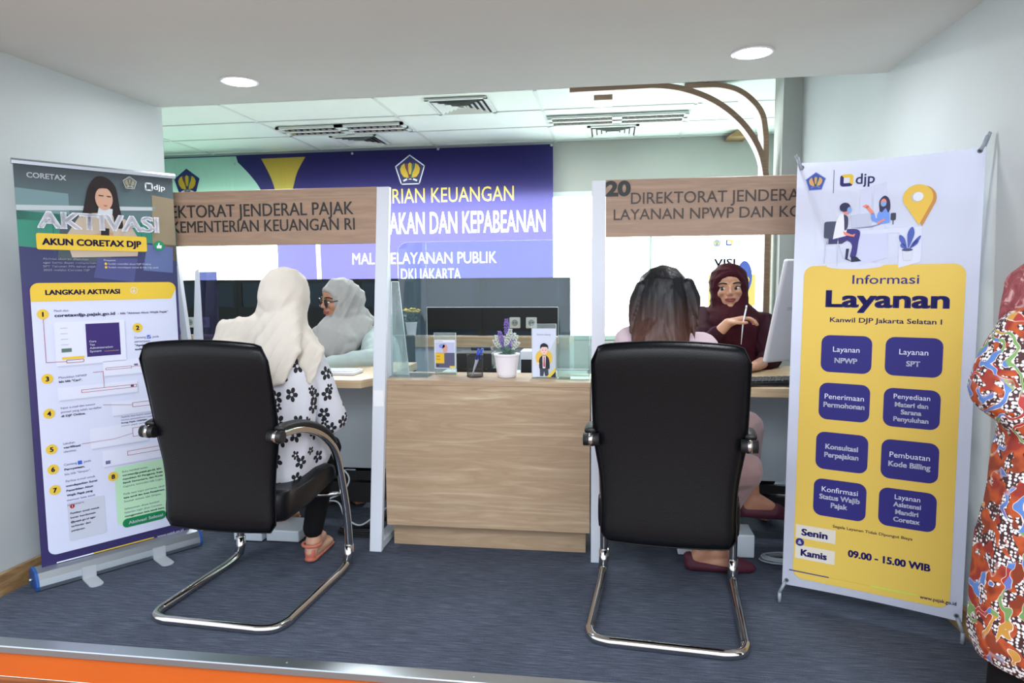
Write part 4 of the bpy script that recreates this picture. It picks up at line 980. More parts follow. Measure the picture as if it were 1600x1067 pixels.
def face2(t, a, c, Y):
    w = c.x - a.x; s = Sheet((a.x + .002, Y - .0008, CT + .006), (1, 0, 0), (0, 0, 1), t); w -= .004; h = c.z - .020 - (CT + .006)
    s.rect(0, 0, w, h, (212, 220, 240), 0, name='card'); s.polys([[(w, h * .8), (w, 0), (w * .3, 0), (w * .55, h * .35)]], (196, 206, 214), 1)
    s.text('Selamat datang', w * .2, h * .86, .007, (120, 124, 150), u1=w * .78, layer=2)
    s.disc(w * .5, h * .40, w * .36, (230, 190, 84), 2)
    s.polys([[(w * .33, .004), (w * .32, h * .2), (w * .68, h * .2), (w * .70, .004), (w * .55, .004), (w * .51, h * .12), (w * .47, .004)]], (62, 68, 84), 3)
    s.polys([curve_pts([(w * .30, h * .18), (w * .30, h * .36), (w * .42, h * .44), (w * .60, h * .44), (w * .72, h * .36), (w * .74, h * .18), (w * .66, h * .17), (w * .36, h * .17)])], (40, 42, 52), 4)
    s.polys([[(w * .44, h * .44), (w * .58, h * .44), (w * .56, h * .18), (w * .45, h * .18)]], (228, 228, 240), 5); s.polys([[(w * .49, h * .43), (w * .53, h * .43), (w * .545, h * .23), (w * .51, h * .19), (w * .475, h * .23)]], (190, 50, 62), 6)
    s.disc(w * .51, h * .55, w * .15, (240, 200, 190), 6, w * .18); s.polys([curve_pts([(w * .34, h * .58), (w * .36, h * .66), (w * .50, h * .70), (w * .66, h * .66), (w * .68, h * .58), (w * .62, h * .62), (w * .42, h * .62)])], (34, 32, 38), 7)
    for dx in (-.06, .06): s.disc(w * (.51 + dx), h * .555, w * .018, (40, 30, 30), 8)
    s.disc(w * .51, h * .505, w * .025, (180, 70, 70), 8, w * .012)
    s.disc(w * .24, h * .28, w * .07, (236, 214, 190), 6, w * .05)
    s.polys([[(w * .60, 0), (w, h * .20), (w, h * .12), (w * .78, 0)]], (226, 200, 70), 9); s.polys([[(w * .78, 0), (w, h * .12), (w, 0)]], (48, 48, 70), 9)
card_stand(679, 520, 712, 577, 3.04, 'small clear stand with a navy and yellow card, beside the pen cup', face1)
card_stand(831, 506, 869, 580, 2.96, 'clear card stand showing a cartoon man in a dark suit', face2)
# glass brochure box
t = thing('brochure_box', 'empty clear acrylic leaflet box at the end of the counter', 'holder', (-.15, 2.99, CT))
a0, a1 = -.222, -.084
for nm, lo, hi in (('front_lip', (a0, 2.925, CT + .003), (a1, 2.928, CT + .045)), ('back_plate', (a0, 2.995, CT + .003), (a1, 2.998, CT + .185)), ('side_plate', (a0, 2.9285, CT + .003), (a0 + .003, 2.9945, CT + .15)), ('side_plate', (a1 - .003, 2.9285, CT + .003), (a1, 2.9945, CT + .15)), ('base_plate', (a0, 2.925, CT), (a1, 2.998, CT + .0029))):
    bx(nm, lo, hi, acrylic('green tinted acrylic', (228, 238, 232), .12, .08, (200, 212, 206)) if nm != 'front_lip' else M_GLASS, t)
MB().tube([(a0, 2.925, CT + .046), (a1, 2.925, CT + .046)], .0015, 6).build('edge', M_EDGE, t); MB().tube([(a0, 2.9965, CT + .004), (a0, 2.9965, CT + .186), (a1, 2.9965, CT + .186), (a1, 2.9965, CT + .004)], .0013, 6).build('edge', M_EDGE, t)
# pen cup and pens
p = at(742, 584, 2.98)
PX, PY = p.x, 2.985
t = thing('pen_cup', 'black wire mesh cup holding pens on the counter', 'pen holder', (PX, PY, CT))
b = MB(); r = .036; hh = .098
for k in range(34):
    for s_ in (1, -1):
        pts = [(PX + r * cos(2 * pi * k / 34 + s_ * j * .17), PY + r * sin(2 * pi * k / 34 + s_ * j * .17), CT + .003 + hh * j / 8) for j in range(9)]
        b.tube(pts, .00055, 3, cap=False)
b.build('mesh_wall', M_BLACK, t, kind='stuff')
for z in (.003, hh): MB().tube([(PX + r * cos(2 * pi * k / 28), PY + r * sin(2 * pi * k / 28), CT + z) for k in range(28)], .002, 6, closed=True).build('rim', M_BLACK, t)
MB().lathe([(.035, 0), (.036, .003), (.001, .0035)], (PX, PY, CT), 28).build('base', M_BLACK, t)
M_BLUE = flat('blue plastic', (34, 72, 190), .3); M_CLR = flat('clear pen barrel', (196, 204, 220), .2, spec=.8)
for k, (dx, dy, lx, lb) in enumerate(((-.016, .006, .050, 'blue capped clear pen leaning in the wire cup'), (-.010, -.012, .030, 'clear pen with a blue clip, in front of its twin in the wire cup'))):
    a = Vector((PX + dx, PY + dy, CT + .006)); e = Vector((PX + dx + lx, PY + dy + .003, CT + .126)); d = (e - a)
    q = thing('pen', lb, 'pen', a)
    MB().tube([a, a + d * .03, a + d * .6], .0035, 10, rads=[.001, .0035, .0035]).build('barrel', M_CLR, q); MB().tube([a + d * .6, e], .0052, 10).build('cap', M_BLUE, q)
    MB().box(a + d * .72 + Vector((.004, -.008, -.012)), a + d * .72 + Vector((.008, -.005, .03))).build('clip', M_BLUE, q)
# lavender pot
def flower_pot(cx, cy, z0, r0, r1, h, label, name):
    t = thing(name, label, 'plant', (cx, cy, z0))
    b = MB(); prof = [(r0 * .9, 0), (r0, .003), (r0 * 1.01, .01)]
    n = 12
    for i in range(n): zz = .012 + (h - .02) * i / n; rr = r0 + (r1 - r0) * zz / h; prof += [(rr, zz), (rr + .0014, zz + (h - .02) / n * .5)]
    prof += [(r1 + .002, h - .008), (r1 + .002, h), (r1 - .002, h), (r1 - .004, h - .01), (.002, h - .012)]
    b.lathe(prof, (cx, cy, z0), 36).build('pot', flat('white ceramic', (232, 228, 236), .4), t)
    return t
pl = at(792, 586, 2.985); LX, LY = pl.x, 2.985
t = flower_pot(LX, LY, CT, .041, .056, .106, 'white pot of purple and white artificial lavender on the counter', 'lavender_pot')
random.seed(3)
M_LEAF = flat('sage leaf', (112, 144, 128), .6, var=.2); M_PUR = flat('lavender bloom', (138, 112, 196), .7, var=.2); M_WBL = flat('pale bloom', (212, 218, 214), .7, var=.15)
for k in range(26):
    an = random.random() * 6.28; rr = random.uniform(.02, .06); zt_ = random.uniform(.0, .05)
    base = Vector((LX, LY, CT + .1)); tip = base + Vector((rr * cos(an), rr * sin(an) * .8, zt_)); d = (tip - base).normalized(); sd = d.cross(Vector((0, 0, 1))).normalized() * .009
    m_ = base.lerp(tip, .55) + Vector((0, 0, .008))
    b = MB(); b.face([base, m_ + sd, tip, m_ - sd]); b.face([base - Vector((0, 0, .001)), m_ - sd - Vector((0, 0, .001)), tip, m_ + sd - Vector((0, 0, .001))]); b.build('leaf', M_LEAF, t, recalc=False)
stalks = [(-.048, .075, 1), (-.032, .095, 0), (-.018, .07, 1), (-.004, .148, 0), (.006, .085, 1), (.016, .105, 1), (.03, .085, 1), (.044, .078, 1), (-.022, .045, 0), (.012, .04, 0), (-.058, .055, 1), (.055, .05, 1), (.024, .06, 0), (.0, .06, 1)]
for k, (dx, hz, cl) in enumerate(stalks):
    base = Vector((LX + dx * .2, LY, CT + .1)); tip = Vector((LX + dx, LY + random.uniform(-.03, .03), CT + .106 + hz))
    b = MB().mat(M_LEAF); b.tube([base, tip], .0012, 5); b.mat(M_WBL if cl else M_PUR)
    L_ = min(.07, (tip - base).length * .62); dd = (tip - base).normalized(); nb = int(L_ / .0075) + 2
    for j in range(nb):
        c_ = tip - dd * (L_ * j / nb); w_ = .005 + .0045 * sin(pi * min(1, (j + .6) / nb))
        for q in range(4):
            a_ = q * pi / 2 + j * .8; b.ball(c_ + Vector((cos(a_) * w_, sin(a_) * w_, random.uniform(-.002, .002))), .0044, (1, 1, .9), 1)
    b.build('flower_spike', None, t)
# potted yellow flower on the back desk
pl = at(642, 526, 4.88); QX, QY, QZ = pl.x, 4.90, .785
t = flower_pot(QX, QY, QZ, .030, .042, .105, 'small white pot of yellow flowers on the workstation behind', 'flower_pot')
M_YF = flat('yellow petals', (206, 176, 40), .6, var=.25); M_GF = flat('dark foliage', (58, 78, 58), .7, var=.3)
b = MB()
for k in range(70):
    p_ = Vector((random.gauss(0, .03), random.gauss(0, .02), random.uniform(.0, .07))); b.ball(Vector((QX, QY, QZ + .11)) + p_, .011, (1, 1, .6), 1)
b.build('foliage', M_GF, t, kind='stuff')
for k in range(34):
    a_ = random.random() * 6.28; rr = sqrt(random.random()) * .062
    MB().ball((QX + rr * cos(a_), QY + rr * sin(a_) * .6, QZ + .205 - rr * .35 + random.uniform(-.012, .012)), .013, (1, 1, .55), 1).build('blossom', M_YF, t)
# small equipment behind the counter
t = thing('printer_table', 'low grey table behind the counter carrying small black devices', 'table', (-.6, 3.5, 0))
bx('table_top', (-.92, 3.35, .66), (-.12, 3.80, .69), M_PANEL, t)
for x in (-.90, -.16):
    for y in (3.37, 3.76): bx('leg', (x, y, 0), (x + .025, y + .025, .66), M_BLACK, t)
def dev(name, label, cat, x0, x1, z0, z1, y0, y1, mat, dz=.0):
    t = thing(name, label, cat, ((x0 + x1) / 2, (y0 + y1) / 2, z0)); bx('body', (x0, y0, z0), (x1, y1, z1), mat, t, bev=.004, seg=2)
    return t
def spanx(a, c, Y): return at(a, 560, Y).x, at(c, 560, Y).x
zz = lambda y, Y: at(760, y, Y).z
x0_, x1_ = spanx(713, 768, 3.42); t = dev('receipt_printer', 'black box shaped printer behind the pen cup', 'printer', x0_, x1_, .69, zz(552, 3.42), 3.42, 3.56, M_BLACK)
bx('paper_slot', (x0_ + .02, 3.416, .74), (x1_ - .02, 3.4199, .748), M_CHROME, t)
x0_, x1_ = spanx(737, 768, 3.62); t = dev('card_reader', 'smaller black device standing higher behind the printer', 'device', x0_, x1_, .69, zz(542, 3.62), 3.60, 3.68, M_BLACK); bx('screen', (x0_ + .01, 3.596, zz(548, 3.62)), (x1_ - .01, 3.5999, zz(543, 3.62)), M_BLACKGL, t)
x0_, x1_ = spanx(768, 788, 3.44); t = thing('tape_dispenser', 'pale green and black tape dispenser tucked behind the lavender pot', 'dispenser', ((x0_ + x1_) / 2, 3.48, .69))
MB().prism([(x0_, .69), (x1_, .69), (x1_, .80), (x0_ + .01, .755)], 3.44, 3.50, lambda p, q, r: (p, r, q)).build('body', flat('pale green plastic', (150, 170, 160), .4), t); bx('black_side', (x0_, 3.432, .69), (x1_ - .02, 3.4395, .745), M_BLACK, t)
x0_, x1_ = spanx(812, 836, 3.40); t = dev('phone_base', 'white and black desk phone base between the pot and the card stand', 'phone', x0_, x1_, .69, zz(548, 3.42), 3.42, 3.55, M_WHITE); bx('black_front', (x0_ + .005, 3.412, .69), (x1_ - .004, 3.4199, zz(561, 3.42)), M_BLACK, t)

# ================================================================ FIRST BOOTH DESK THINGS
t = thing('acrylic_stand', 'clear stand with a white tapered fin on the first booth desk', 'screen', (-1.83, 3.04, .75))
a, c = at(310, 425, 3.05), at(338, 425, 3.05)
bx('tinted_sheet', (a.x, 3.05, .755), (c.x, 3.053, a.z), acrylic('violet tinted acrylic', (150, 142, 186), .04, .04, (120, 130, 190)), t)
fq = [at(302, 560, 3.04), at(305, 424, 3.04), at(310, 420, 3.04), at(318, 560, 3.04)]
MB().prism([(p.x, p.z) for p in fq], 3.038, 3.048, lambda p, q, r: (p, r, q)).build('white_fin', M_WHITE, t)
bx('base_plate', (a.x - .035, 3.03, .7501), (c.x, 3.23, .7549), M_GLASS, t)
kx = at(540, 578, 3.12)
t = thing('keyboard', 'white keyboard on the first booth desk under the grey hijab officer', 'keyboard', (-1.33, 3.15, .75))
bx('body', (-1.56, 3.08, .7501), (-1.20, 3.21, .766), M_WHITE, t, bev=.003)
for i in range(14):
    for j in range(4): bx('key', (-1.55 + i * .0245, 3.09 + j * .028, .7661), (-1.529 + i * .0245, 3.113 + j * .028, .771), M_WHITE, t)
# second booth: monitor seen from its back, keyboard, cables
mp = at(1213, 490, 3.22)
Rm = Matrix.Rotation(radians(-22), 3, 'Z') @ Matrix.Rotation(radians(12), 3, 'X')
t = thing('monitor', 'large white backed monitor, tilted, on the second booth desk', 'monitor', (.98, 3.25, .75))
M_MON = flat('white monitor shell', (214, 214, 220), .4)
mBL = at(1196, 568, 2.99); mu = Vector((.80, .60, 0)); ml = Vector((.06, -.08, 0)); mh = .445
mv = (Vector((0, 0, mh)) + ml).normalized(); mn = mu.cross(mv)
Mm = Matrix((mu, mn * -1, mv)).transposed().to_4x4(); Mm.translation = mBL
def mbx(name, lo, hi, mat, bev=0):
    b = MB().box(lo, hi, bev, None, 3); b.bm.transform(Mm); return b.build(name, mat, t)
mbx('shell', (0, 0, 0), (.50, .022, mh), M_MON, .010); mbx('screen', (.008, .0222, .012), (.492, .024, mh - .008), M_BLACKGL)
mbx('back_bulge', (.14, -.022, .08), (.44, -.0002, .34), M_MON, .008)
mbx('stand_neck', (.22, -.04, -.065), (.30, -.0222, .20), M_MON, .004)
mbx('sticker', (.06, -.0008, .23), (.10, -.0001, .245), flat('faint label', (190, 192, 200), .5))
bx('stand_foot', (.86, 3.02, .7501), (1.06, 3.20, .762), M_MON, t, bev=.004)
kb = thing('keyboard', 'black keyboard at the foot of the white backed monitor', 'keyboard', (.83, 3.05, .75))
Rk = Matrix.Translation((.67, 2.995, .7585)) @ Matrix.Rotation(radians(14), 4, 'Z')
def kbx(name, lo, hi, mat): 
    b = MB().box(lo, hi, .002); b.bm.transform(Rk); return b.build(name, mat, kb)
kbx('body', (-.12, -.07, -.008), (.17, .07, .010), M_BLACK)
for i in range(9):
    for j in range(5): kbx('key', (-.112 + i * .029, -.062 + j * .025, .0102), (-.088 + i * .029, -.041 + j * .025, .0155), M_BLACK)
b = MB(); b.tube(smooth_path([Vector((.56, 2.92, .754)), Vector((.66, 2.905, .754)), Vector((.76, 2.92, .754)), Vector((.88, 2.96, .754)), Vector((.95, 3.0, .754))], 8), .0022, 6)
b.tube(smooth_path([Vector((.95, 2.93, .753)), Vector((.78, 2.90, .753)), Vector((.70, 2.93, .753)), Vector((.72, 2.985, .753)), Vector((.80, 3.0, .756)), Vector((.92, 2.99, .756))], 8), .0022, 6)
tag(b.build('desk_cable', M_BLACK), 'thin black cable looped on the second booth desk edge', 'cable')

# ================================================================ FLOOR THINGS
def psu(name, label, x0, x1, y0, y1, h, cat='box', foot=True):
    t = thing(name, label, cat, ((x0 + x1) / 2, (y0 + y1) / 2, 0)); bx('body', (x0, y0, .004), (x1, y1, h), flat('white plastic box', (212, 222, 232), .4), t, bev=.006, seg=2)
    bx('base', (x0 + .006, y0 + .006, 0), (x1 - .006, y1 - .006, .0039), M_BLACK, t)
    bx('side_switch', (x0 - .004, (y0 + y1) / 2 - .01, h * .4), (x0 - .0002, (y0 + y1) / 2 + .01, h * .65), M_BLACK, t); return t
psu('power_box', 'white flat box on the carpet beside the sandalled foot', -1.565, -1.405, 2.87, 3.05, .058)
psu('power_box', 'white flat box half under the first chair back', -1.72, -1.58, 2.86, 3.02, .045)
psu('power_box', 'white box on the carpet behind the burgundy flat shoe', .30, .62, 2.94, 3.08, .105)
M_CAB = flat('white cable', (196, 202, 210), .4)
b = MB(); b.tube(smooth_path([Vector((-1.40, 3.0, .35)), Vector((-1.28, 3.02, .33)), Vector((-1.22, 3.03, .27)), Vector((-1.25, 3.02, .20)), Vector((-1.34, 3.0, .16))], 8), .004, 8); tag(b.build('hanging_cable', M_CAB), 'white cable loop hanging below the first booth desk', 'cable')
b = MB(); b.tube(smooth_path([Vector((-1.62, 3.05, .16)), Vector((-1.45, 3.06, .13)), Vector((-1.30, 3.06, .14)), Vector((-1.24, 3.02, .08)), Vector((-1.16, 3.0, .05)), Vector((-1.08, 3.02, .10)), Vector((-.98, 3.04, .17))], 8), .004, 8); tag(b.build('floor_cable', M_CAB), 'long white cable sagging towards the slanted white frame', 'cable')
def coil(cx, cy, r, n, th, mat, label, sq=.45):
    pts = []
    random.seed(int(abs(cx) * 100))
    for k in range(n * 20): a_ = k * 2 * pi / 20; rr = r * (1 + .12 * sin(k * .13) + .05 * random.random()); pts.append(Vector((cx + rr * cos(a_), cy + rr * sq * sin(a_), th + .004 + th * 1.1 * k / 20)))
    return tag(MB().tube(pts, th, 6).build('cable_coil', mat), label, 'cable')
coil(-1.16, 3.02, .10, 5, .004, M_BLACK, 'coil of black cable on the carpet by the slanted white frame', .5)
coil(.74, 2.92, .09, 5, .0042, flat('grey cable', (150, 158, 166), .4), 'coil of grey cable on the carpet beside the X-frame banner', .45)
# ================================================================ PEOPLE
V3 = Vector
_ico = {}
def ico(sub):
    if sub not in _ico:
        t = bmesh.new(); bmesh.ops.create_icosphere(t, subdivisions=sub, radius=1); _ico[sub] = [v.co.copy() for v in t.verts]; t.free()
    return _ico[sub]
def hull_into(bm, spheres, sub=2):
    t = bmesh.new()
    for s in spheres:
        c, r = s[0], s[1]; sc = s[2] if len(s) > 2 else (1, 1, 1); R = s[3] if len(s) > 3 else None
        for p in ico(sub):
            q = V3((p.x * sc[0], p.y * sc[1], p.z * sc[2])) * r
            if R: q = R @ q
            t.verts.new(V3(c) + q)
    res = bmesh.ops.convex_hull(t, input=list(t.verts))
    dead = [g for g in set(res['geom_interior']) | set(res['geom_unused']) if isinstance(g, bmesh.types.BMVert)]
    if dead: bmesh.ops.delete(t, geom=dead, context='VERTS')
    bmesh.ops.recalc_face_normals(t, faces=t.faces)
    t.verts.index_update(); vs = [bm.verts.new(v.co) for v in t.verts]
    for f in t.faces: bm.faces.new([vs[v.index] for v in f.verts])
    t.free()
def blob(name, prims, mat, parent, vox=.006, smooth=4, fold=None, cut=None):
    bm = bmesh.new()
    for p in prims: hull_into(bm, p)
    me = bpy.data.meshes.new(name); bm.to_mesh(me); bm.free()
    ob = bpy.data.objects.new(name, me); COL.objects.link(ob)
    md = ob.modifiers.new('r', 'REMESH'); md.mode = 'VOXEL'; md.voxel_size = vox
    if smooth: ms = ob.modifiers.new('s', 'SMOOTH'); ms.iterations = smooth; ms.factor = .5
    dg = bpy.context.evaluated_depsgraph_get(); m2 = bpy.data.meshes.new_from_object(ob.evaluated_get(dg))
    ob.modifiers.clear(); ob.data = m2; bpy.data.meshes.remove(me)
    if cut:
        bm = bmesh.new(); bm.from_mesh(m2)
        for co, no in cut:
            bmesh.ops.bisect_plane(bm, geom=bm.verts[:] + bm.edges[:] + bm.faces[:], plane_co=co, plane_no=no, clear_outer=True)
            e = [x for x in bm.edges if x.is_boundary]
            if e: bmesh.ops.holes_fill(bm, edges=e)
        bm.to_mesh(m2); bm.free()
    if fold:
        no = [v.normal.copy() for v in m2.vertices]
        for v, n in zip(m2.vertices, no): v.co = v.co + n * fold(v.co, n)
    m2.transform(mw_of(parent).inverted())
    for p in m2.polygons: p.use_smooth = True
    m2.materials.clear(); m2.materials.append(mat)
    ob.parent = parent; MATS[ob.name] = mw_of(parent)
    ob.data.name = name
    return ob
def folds(amp, sc=(9, 9, 3), seed=0, warp=.06):
    def f(co, n):
        w = noise.noise_vector(co * 5 + V3((seed, 0, 0))) * warp
        q = V3(((co.x + w.x) * sc[0] + seed, (co.y + w.y) * sc[1], (co.z + w.z) * sc[2]))
        a = noise.noise(q); r = 1 - abs(a) * 2.2
        return amp * (max(r, -.6)) * .8 + amp * .3 * noise.noise(q * 2.3)
    return f
def streaks(amp, dv, freq, warp=2.5, seed=0, mod=4):
    "long soft folds running across the direction dv"
    dv = V3(dv).normalized()
    def f(co, n):
        q = co.dot(dv) * freq + warp * noise.noise(co * 3.2 + V3((seed, 0, 0))) + seed
        m_ = max(0, min(1, .55 + 1.1 * noise.noise(co * mod + V3((0, seed, 3)))))
        return amp * m_ * (1 - 2 * abs(sin(q)) ** .7) + amp * .25 * noise.noise(co * 30)
    return f
def HT(c, yaw, pit=0, til=0, s=.232):
    R = Matrix.Rotation(yaw, 3, 'Z') @ Matrix.Rotation(til, 3, 'Y') @ Matrix.Rotation(pit, 3, 'X')
    return (lambda x, y, z: V3(c) + R @ V3((x, y, z)) * s), R, s
def head_prims(T, R, s, full=True):
    P = lambda x, y, z, r, sc=(1, 1, 1): (T(x, y, z), r * s, sc, R)
    pr = [[P(0, -.08, .13, .35), P(0, .04, .12, .33), P(0, .12, .20, .26), P(.05, .02, -.02, .29), P(-.05, .02, -.02, .29)],
          [P(0, .10, .05, .29), P(.11, .14, -.12, .175), P(-.11, .14, -.12, .175), P(.07, .16, -.28, .15), P(-.07, .16, -.28, .15), P(0, .24, -.35, .10)],
          [P(0, .375, .05, .03), P(0, .445, -.08, .038), P(0, .40, -.11, .035)], [P(.045, .385, -.105, .036), P(-.045, .385, -.105, .036)],
          [P(.07, .345, .10, .05), P(.20, .27, .10, .045)], [P(-.07, .345, .10, .05), P(-.20, .27, .10, .045)],
          [P(.16, .29, -.06, .075), P(.17, .24, -.1, .09)], [P(-.16, .29, -.06, .075), P(-.17, .24, -.1, .09)],
          [P(.05, .335, -.205, .06), P(-.05, .335, -.205, .06), P(0, .30, -.27, .08)],
          [P(0, .31, -.365, .07)],
          [P(0, -.05, -.2, .2), P(0, -.08, -.62, .20)]]
    if full: pr += [[P(.35, -.02, .03, .04), P(.35, .0, -.1, .03)], [P(-.35, -.02, .03, .04), P(-.35, .0, -.1, .03)]]
    return pr
def face_parts(T, R, s, parent, gaze=(0, 0), lip=(150, 74, 74), brow=(44, 32, 30), skin=(190, 140, 116)):
    P = lambda x, y, z: T(x, y, z)
    me = flat('eye white', (214, 208, 206), .3); mi = flat('iris', (30, 20, 18), .2); lidm = flat('eyelid skin', skin, .55)
    for sx in (-1, 1):
        b = MB().mat(me); b.ball(P(sx * .145, .318, .015), .058 * s, (1.15, .8, .62), 3, R)
        b.mat(mi); b.ball(P(sx * .145 + gaze[0], .352, .012 + gaze[1]), .034 * s, (1, .6, 1), 2, R); b.build('eye', None, parent)
        MB().tube(smooth_path([P(sx * (.145 + d), .345 - abs(d) * .35, .05 + .012 - abs(d) * .35 - .008) for d in (-.08, -.04, 0, .04, .08)], 3), .013 * s, 6).build('lash_line', mi, parent)
        MB().tube(smooth_path([P(sx * (.06), .385, .115), P(sx * .13, .372, .135), P(sx * .20, .325, .13), P(sx * .25, .275, .10)], 4), .016 * s, 6, rads=None).build('eyebrow', flat('brow', brow, .8), parent)
    b = MB(); b.tube(smooth_path([P(-.10, .335, -.222), P(-.05, .385, -.208), P(0, .395, -.216), P(.05, .385, -.208), P(.10, .335, -.222)], 4), .022 * s, 8)
    b.tube(smooth_path([P(-.09, .335, -.228), P(-.04, .378, -.250), P(0, .387, -.255), P(.04, .378, -.250), P(.09, .335, -.228)], 4), .026 * s, 8)
    b.build('lips', flat('lips', lip, .45), parent, smooth=True)
def hijab_head(T, R, s, back=0.0, fw=0):
    P = lambda x, y, z, r: (T(x, y, z), r * s)
    pr = [[P(0, -.12, .14, .44), P(0, -.02, .20, .38), P(.05, -.06, -.05, .38), P(-.05, -.06, -.05, .38), P(0, -.16 - back, .0, .42)],
          [P(0, -.10, .0, .42), P(.06, -.05, -.35, .36), P(-.06, -.05, -.35, .36), P(0, -.08, -.62, .38)],
          [P(0, .06, -.47, .24), P(0, -.02, -.70, .34)]]
    ring = [(0, .31, .33), (.15, .27, .29), (.27, .17, .16), (.305, .11, -.02), (.275, .13, -.2), (.18, .21, -.38), (0, .25, -.475)]
    ring = ring + [(-x, y, z) for x, y, z in ring[-2:0:-1]]
    for a, b in zip(ring, ring[1:] + ring[:1]): pr.append([P(*a, .075), P(*b, .075)])
    return pr
def hand_prims(w, d, n, sc=1.0, curl=(.35, .5, .4), spread=.09, side=1, lens=None):
    "w wrist, d pointing direction, n back-of-hand normal, side: thumb side sign along d x n"
    d = V3(d).normalized(); n = V3(n); n = (n - d * n.dot(d)).normalized(); t = d.cross(n) * side
    k = sc; pr = [[(w, .023 * k), (w + d * .03 * k + t * .02 * k, .017 * k), (w + d * .03 * k - t * .018 * k, .016 * k), (w + d * .078 * k + t * .028 * k, .0125 * k), (w + d * .074 * k - t * .030 * k, .0115 * k)]]
    for i, (off, L) in enumerate(((.029, .070), (.010, .078), (-.010, .072), (-.029, .056))):
        p = w + d * .078 * k + t * off * k - n * .0 * k; a = curl[0] + i * .06; fd = d + t * (off * spread / .03)
        for j, (fr, rr) in enumerate(((.42, .0088), (.32, .0080), (.26, .0072))):
            dirv = (fd.normalized() * cos(a) - n * sin(a)); q = p + dirv * L * fr * k
            pr.append([(p, rr * k), (q, (rr - .0007) * k)]); p = q; a += curl[1]
    p = w + d * .018 * k + t * .022 * k; q = p + (d * .6 + t * .75 - n * .25).normalized() * .040 * k; r_ = q + (d * .9 + t * .25 - n * .35).normalized() * .030 * k; u_ = r_ + (d * 1 - n * .3).normalized() * .022 * k
    pr += [[(p, .014 * k), (q, .0105 * k)], [(q, .010 * k), (r_, .009 * k)], [(r_, .009 * k), (u_, .0075 * k)]]
    return pr
def limb(a, b, ra, rb): return [(a, ra), (b, rb)]
def foot_prims(ankle, toe, k=1.0):
    ankle, toe = V3(ankle), V3(toe); d = (toe - ankle); f = V3((d.x, d.y, 0)).normalized(); heel = V3((ankle.x, ankle.y, min(toe.z, ankle.z))) - f * .03
    s_ = V3((-f.y, f.x, 0))
    return [[(ankle, .034 * k), (heel + V3((0, 0, .012)), .028 * k), (ankle.lerp(toe, .5) + V3((0, 0, .012)), .026 * k)], [(heel + V3((0, 0, .004)), .026 * k), (toe - f * .05 + s_ * .02, .020 * k), (toe - f * .045 - s_ * .022, .018 * k), (toe - f * .01, .014 * k)]]

def flower_cloth():
    mt, t, b = nodes('white cloth with black flowers')
    def mth(op, x, y=None, z=None):
        n = t.nodes.new('ShaderNodeMath'); n.operation = op
        for i, v in enumerate((x, y, z)):
            if v is None: continue
            if isinstance(v, (int, float)): n.inputs[i].default_value = v
            else: t.links.new(v, n.inputs[i])
        return n.outputs[0]
    sp = t.nodes.new('ShaderNodeSeparateXYZ'); t.links.new(mapped(t, (1, 1, 1)), sp.inputs[0])
    cb = t.nodes.new('ShaderNodeCombineXYZ'); t.links.new(mth('MULTIPLY_ADD', sp.outputs[1], .7, sp.outputs[0]), cb.inputs[0]); t.links.new(sp.outputs[2], cb.inputs[1])
    def flowers(scale, off, R):
        va = t.nodes.new('ShaderNodeVectorMath'); va.operation = 'ADD'; va.inputs[1].default_value = off; t.links.new(cb.outputs[0], va.inputs[0])
        v = t.nodes.new('ShaderNodeTexVoronoi'); v.voronoi_dimensions = '2D'; v.inputs['Scale'].default_value = scale; v.inputs['Randomness'].default_value = .6; t.links.new(va.outputs[0], v.inputs['Vector'])
        sb = t.nodes.new('ShaderNodeVectorMath'); sb.operation = 'SUBTRACT'; t.links.new(va.outputs[0], sb.inputs[0]); t.links.new(v.outputs['Position'], sb.inputs[1])
        ss = t.nodes.new('ShaderNodeSeparateXYZ'); t.links.new(sb.outputs[0], ss.inputs[0]); ln = t.nodes.new('ShaderNodeVectorMath'); ln.operation = 'LENGTH'; t.links.new(sb.outputs[0], ln.inputs[0])
        sc = t.nodes.new('ShaderNodeSeparateColor'); t.links.new(v.outputs['Color'], sc.inputs[0])
        ang = mth('MULTIPLY_ADD', mth('ARCTAN2', ss.outputs[0], ss.outputs[1]), 2.5, mth('MULTIPLY', sc.outputs[0], 6.0))
        pet = mth('MULTIPLY_ADD', mth('POWER', mth('ABSOLUTE', mth('SINE', ang)), .6), R * .75, R * .25)
        ins = mth('LESS_THAN', ln.outputs['Value'], pet); core = mth('GREATER_THAN', ln.outputs['Value'], R * .22)
        return mth('MULTIPLY', ins, core)
    mk = mth('MAXIMUM', flowers(12, (0, 0, 0), .028), flowers(9, (.31, .17, 0), .018))
    t.links.new(mixc(t, mk, lin((208, 210, 218)), lin((22, 22, 30))), b.inputs['Base Color']); b.inputs['Roughness'].default_value = .8
    return mt
